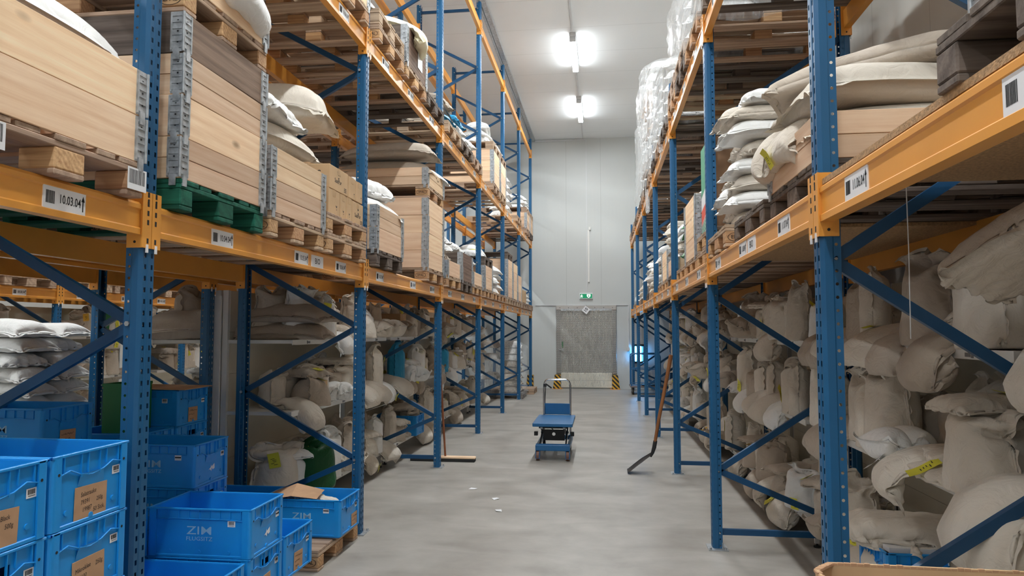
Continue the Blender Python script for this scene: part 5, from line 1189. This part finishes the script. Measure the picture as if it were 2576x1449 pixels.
sack('lieA', -2.77, 6.0, ZS[2]+.155, 'upper of two plump grey sacks on the top shelf by the second post', 'grey_cloth', -.1, (1.05, 1.1, 1.1), None, (0, 0), 'sacks on the left shelving')
sack('fold', XSL-.06, 8.95, ZS[1], 'blue plastic bag with folded top on the middle shelf of the third left bay', 'blue_bag', .2, .95, None, (0, 0), None); sack('fold2', XSL-.06, 11.6, ZS[1], 'blue plastic bag on the middle shelf of the fourth left bay', 'blue_bag', .1, .9, None, (0, 0), None)
_s = sack('lean', XSL-.02, 9.3, ZS[1], 'white printed sack leaning against the blue bag', 'poly', .5, .9, None, (0, 0), 'sacks on the left shelving')
decal(_s, 'VIS', .12, 0, .30, M['ink'])
# right shelving extras
crate(1.76, 4.14, ZS[0]+.002, 'blue crate on the bottom shelf behind the first right post', stick=1, rz=PI)
tag(MB().box((-.26, -.16, 0), (.26, .16, .025)).build('paper_bundle', M['label'], None, (1.74, 4.14, ZS[0]+.262), (0, .02, .05)), 'bundle of folded white paper bags in the blue crate', 'paper')
sack('lieB', 1.68, 4.16, ZS[0]+.29, 'slack cream bag thrown over the blue crate', 'cloth', 2.9, (.95, .9, 1.5), None, (0, 0), 'sacks on the right shelving')
sack('lieE', 1.38, 2.45, 1.88, 'bundle of folded cream sacks at the top corner of the right shelving', 'cloth', 2.2, (.75, .8, 1.3), None, (.3, .5), 'sacks on the right shelving')
sack('squat', 1.55, 2.42, ZS[2], 'squat cream sack under the folded bundle, top shelf beside viewpoint', 'cloth', PI, (.9, .9, .9), None, (0, 0), 'sacks on the right shelving')
sack('droop2', 1.53, 2.95, ZS[1]+.01, 'large limp cream sack hanging low over the middle right shelf', 'cloth', PI, (1.05, 1.15, 1.2), None, (0, 0), 'sacks on the right shelving')
sack('stand2', 1.60, 2.42, ZS[0], 'tall sack with green print at the edge beside viewpoint', 'poly', PI, (1.1, 1.1, 1.5), None, (0, 0), 'sacks on the right shelving')
tag(MB().tube([(1.12, 2.72, 2.2), (1.122, 2.721, 1.95), (1.118, 2.72, 1.62)], .002, 6).build('string', M['label']), 'thin string hanging from the deck board of the right rack', 'string')

for k, (x, y, z, sx, lb) in enumerate(((.80, 12.3, 3.75, .9, 'loose torn stretch film dangling from the tallest wrapped stack'), (.80, 9.4, 3.95, .5, 'loose torn stretch film dangling in the third right bay'))):
    o = put('loose_film', SK['lieB']['me'], None, (x, y, z+.25), (0, 0, 0), (sx, .5, .5)); o.rotation_euler = (.1, PI/2, .3); o.material_slots[0].link = 'OBJECT'; o.material_slots[0].material = M['filmthick']; tag(o, lb, 'plastic film')
# ------------------------------------------------------------------ scissor lift trolley in the aisle
T = thing('lift_trolley', 'blue scissor lift trolley with a chrome handle standing in the aisle', 'trolley', (-.63, 8.95, 0))
MB().box((-.255, 0, .43), (.255, .93, .475), bev=.006).build('platform', M['trolleyblue'], T)
mb = MB().box((-.22, .02, .125), (.22, .10, .20), bev=.006); mb.box((-.22, .10, .14), (-.18, .92, .19)); mb.box((.18, .10, .14), (.22, .92, .19)); mb.box((-.22, .90, .14), (.22, .95, .20))
mb.box((-.215, .035, .20), (.215, .06, .212)); mb.build('base_frame', M['trolleyblue'], T)
def arm(x, a, b, nm):
    mb = MB(); mb.bar((x, a[0], a[1]), (x, b[0], b[1]), .016, .05, side=(1, 0, 0)); mb.tube([(x-.02, (a[0]+b[0])/2, (a[1]+b[1])/2), (x+.02, (a[0]+b[0])/2, (a[1]+b[1])/2)], .016, 10, 1)
    for p in (a, b): mb.tube([(x-.016, p[0], p[1]), (x+.016, p[0], p[1])], .018, 10, 1)
    return mb.build('scissor_arm', [M['blackp'], M['zinc']], T)
for x in (-.165, .165): arm(x, (.08, .19), (.85, .41), ''); arm(x*.88, (.85, .19), (.08, .41), '')
mb = MB().tube([(-.18, .1, .41), (.18, .1, .41)], .012, 8); mb.tube([(-.17, .46, .30), (.17, .46, .30)], .016, 8); mb.box((-.14, .28, .22), (.14, .30, .36)); mb.build('cross_bars', M['blackp'], T)
mb = MB().tube([(0, .85, .17), (0, .40, .29)], .028, 10); mb.tube([(0, .40, .29), (0, .28, .32)], .016, 10, 1); mb.tube([(0, .275, .305), (0, .262, .305)], .022, 12, 1); mb.build('hydraulic_cylinder', [M['blackp'], M['chrome']], T)
for x in (-.19, .19):
    q = put('wheel_fork', MB().box((-.028, -.01, .055), (-.020, .09, .125)).box((.020, -.01, .055), (.028, .09, .125)).box((-.028, -.015, .03), (.028, -.008, .075)).mesh('wheel_fork', M['trolleyblue']), T, (x, .02, 0))
    put('wheel', MB().tube([(-.018, 0, 0), (.018, 0, 0)], .0625, 20).tube([(-.021, 0, 0), (.021, 0, 0)], .02, 10, 1).mesh('wheel', [plain('brown_wheel', srgb(120, 82, 66), .6), M['zinc']]), T, (x, .06, .0625))
    put('wheel', MB().tube([(-.016, 0, 0), (.016, 0, 0)], .0625, 20).mesh('wheel', M['rubber']), T, (x*.95, .93, .0625))
mb = MB().box((-.262, .30, .275), (-.215, .36, .325)); mb.box((.215, .30, .275), (.262, .36, .325)); mb.build('side_lugs', M['blackp'], T)
h = [(-.185, .97, .16), (-.185, .99, .86)]+[(-.185+.06*(1-math.cos(a)), .99, .86+.10*math.sin(a)) for a in (.4, .8, 1.2, 1.57)]+[(.125+.06*math.sin(a), .99, .96-.10*(1-math.cos(a))) for a in (0, .4, .8, 1.2, 1.57)]+[(.185, .97, .16)]
MB().tube(h, .014, 12).build('handle', M['chrome'], T)
MB().box((-.188, .972, .475), (.188, .98, .63), bev=.003).build('handle_panel', M['trolleyblue'], T)
mb = MB().bar((-.16, .985, .90), (-.075, .94, .845), .012, .02); mb.tube([(-.16, .985, .88), (-.17, .98, .70), (-.175, .97, .45)], .005, 6); mb.box((-.195, .97, .86), (-.15, 1.0, .90)); mb.build('release_lever', M['blackp'], T)
MB().tube([(.02, .5, .29), (-.05, .6, .33), (-.10, .8, .38)], .006, 6).build('hose', M['rubber'], T)
# ------------------------------------------------------------------ shovel leaning on the right rack
S = thing('shovel', 'grain shovel with a wooden handle leaning on a right rack post', 'shovel', (.45, 8.36, 0))
A_ = Vector((.145, 0, .30)); B_ = Vector((.345, -.06, 1.37))
MB().tube([A_, A_.lerp(B_, .3)+Vector((-.006, 0, 0)), A_.lerp(B_, .7), B_], [.019, .020, .021, .023], 12).build('handle', M['handle'], S)
MB().tube([(.10, 0, .19), (.125, 0, .235), A_, A_+Vector((.014, 0, .075))], [.014, .019, .024, .023], 12).build('socket', M['blackp'], S)
mb = MB(); n = 14; m = 9; vs = []
for i in range(n+1):
    t = i/n
    # from the socket down to the tip
    cx = .10-.265*t-.03*math.sin(PI*t); cz = .195*(1-t)**1.35+.004
    hw = .115*(min(1, .45+1.8*t))*(1 if t < .85 else 1-.8*(t-.85))
    for j in range(m+1):
        u = j/m*2-1; vs.append((cx+.02*u*u*(1-t), u*hw, cz+.035*u*u*(1-.5*t)))
N_ = len(vs); vs += [(a+.002, b, c+.004) for a, b, c in vs]
fs = []
for i in range(n):
    for j in range(m):
        k = i*(m+1)+j; fs += [(k, k+1, k+m+2, k+m+1), (N_+k, N_+k+m+1, N_+k+m+2, N_+k+1)]
for i in range(n):
    for k in (i*(m+1), i*(m+1)+m): fs.append((k, k+m+1, N_+k+m+1, N_+k))
for j in range(m):
    for k in (j, n*(m+1)+j): fs.append((k, k+1, N_+k+1, N_+k))
mb.add(vs, fs, 0, True); mb.build('blade', plain('dark_steel', (.05, .05, .055), .4, .7, var=.2), S)
# ------------------------------------------------------------------ broom leaning on a left post
Bm = thing('broom', 'wide wooden broom leaning behind a post of the left rack', 'broom', (-2.01, 8.80, 0))
MB().box((-.42, -.045, .035), (.42, .045, .065), bev=.008).build('broom_head', M['pinex'], Bm)
MB().box((-.415, -.05, 0), (.415, .05, .04), bev=.004).build('bristles', M['rubber'], Bm)
MB().tube([(.03, 0, .06), (.0, -.26, 1.45)], .013, 10).build('handle', M['handle'], Bm)
# ------------------------------------------------------------------ blue tube lamp and platform cart at the far right
U = thing('insect_lamp', 'glowing blue tube lamp on the far wall behind the cart', 'lamp', (1.02, WALL_Y, 1.0))
for z in (-.24, .24): MB().box((-.16, -.10, z-.03), (.16, -.01, z+.03), bev=.008).build('housing', M['blackp'], U)
MB().box((-.15, -.02, -.22), (.15, -.005, .22)).build('back_plate', M['zinc'], U)
for x in (-.07, .07): MB().tube([(x, -.06, -.21), (x, -.06, .21)], .013, 10).build('blue_tube', M['uv'], U)
mb = MB()
for x in (-.14, -.10, 0, .10, .14): mb.tube([(x, -.10, -.22), (x, -.10, .22)], .003, 6)
mb.build('guard_wires', M['blackp'], U)
MB().tube([(.0, -.05, -.27), (-.10, -.04, -.40), (-.22, -.04, -.1), (-.26, -.06, .1)], .004, 6).build('cord', M['blackp'], U)
K = thing('platform_cart', 'blue tubular platform cart parked under the far right rack bay', 'cart', (1.12, 18.75, 0))
mb = MB().box((-.40, -.35, .19), (.40, .35, .225), bev=.005); mb.build('deck', plain('worn_deck', srgb(112, 98, 96), .6, var=.2, scale=12), K)
def loop(y, nm):
    p = [(-.37, y, .22), (-.37, y, .98), (-.35, y, 1.03), (-.30, y, 1.05), (.30, y, 1.05), (.35, y, 1.03), (.37, y, .98), (.37, y, .22)]
    mb = MB().tube(p, .015, 10); mb.tube([(-.37, y, .66), (.37, y, .66)], .011, 8); mb.tube([(-.37, y, .26), (.37, y, .26)], .011, 8); mb.build('end_loop', M['trolleyblue'], K)
loop(-.33, ''); loop(.33, '')
WH = MB().tube([(-.02, 0, 0), (.02, 0, 0)], .08, 20).tube([(-.024, 0, 0), (.024, 0, 0)], .03, 12, 1).box((-.032, -.03, .0), (-.024, .03, .11), 1).box((.024, -.03, 0), (.032, .03, .11), 1).mesh('wheel', [M['rubber'], M['zinc']])
for x in (-.32, .32):
    for y in (-.25, .25): put('wheel', WH, K, (x, y, .08))
MB().box((-.1, -.3, .226), (.36, -.05, .27), bev=.01).build('black_tray', M['blackp'], None, (1.12, 18.75, 0)); tag(bpy.data.objects['black_tray'], 'flat black tray lying on the blue platform cart', 'tray')
# ------------------------------------------------------------------ open carton at the lower right edge
O = thing('open_carton', 'open brown carton standing upright near the viewpoint by the right post', 'carton', (.855, 1.66, 0), -.02)
mb = MB(); w2, d2, hh, e = .34, .24, 1.062, .006
mb.box((-w2, -d2, 0), (w2, d2, e))
pts = [(-w2+.05, d2), (w2, d2), (w2, -d2), (-w2, -d2), (-w2, d2-.06)]
for a, b in zip(pts, pts[1:]+pts[:1]):
    a_, b_ = Vector((a[0], a[1], 0)), Vector((b[0], b[1], 0)); d = (b_-a_).normalized(); nrm = Vector((d.y, -d.x, 0))*e
    if nrm.dot(a_) > 0: nrm = -nrm
    vs = [a_, b_, b_+nrm, a_+nrm]; mb.add([v+Vector((0, 0, e)) for v in vs]+[v+Vector((0, 0, hh)) for v in vs], [(3, 2, 1, 0), (4, 5, 6, 7), (0, 1, 5, 4), (1, 2, 6, 5), (2, 3, 7, 6), (3, 0, 4, 7)])
mb.build('body', M['card'], O)
mb = MB(); r = random.Random(5)
for a, b in zip(pts, pts[1:]+pts[:1]):
    for k in range(40):
        p = Vector((a[0], a[1], hh)).lerp(Vector((b[0], b[1], hh)), (k+.5)/40); p = p*1; s_ = r.uniform(-.003, .0015)
        mb.box((p.x*.992-.007, p.y*.99-.004, hh-.006), (p.x*.992+.007, p.y*.99+.004, hh+s_))
mb.build('torn_rim', M['note'], O)
# litter on the floor
for k, (x, y) in enumerate(((-1.35, 7.3), (-1.05, 6.9), (-.95, 6.45))):
    tag(MB().add([(-.04, -.02, .002), (.03, -.035, .006), (.05, .02, .003), (-.02, .03, .008)], [(0, 1, 2, 3)]).build('paper_scrap', M['label'], None, (x, y, .001), (0, 0, k)), 'small white paper scrap on the aisle floor, %s from the left rack' % ORD[k], 'scrap')
dup_ = {k: v for k, v in LABELS.items() if len(v) > 1}
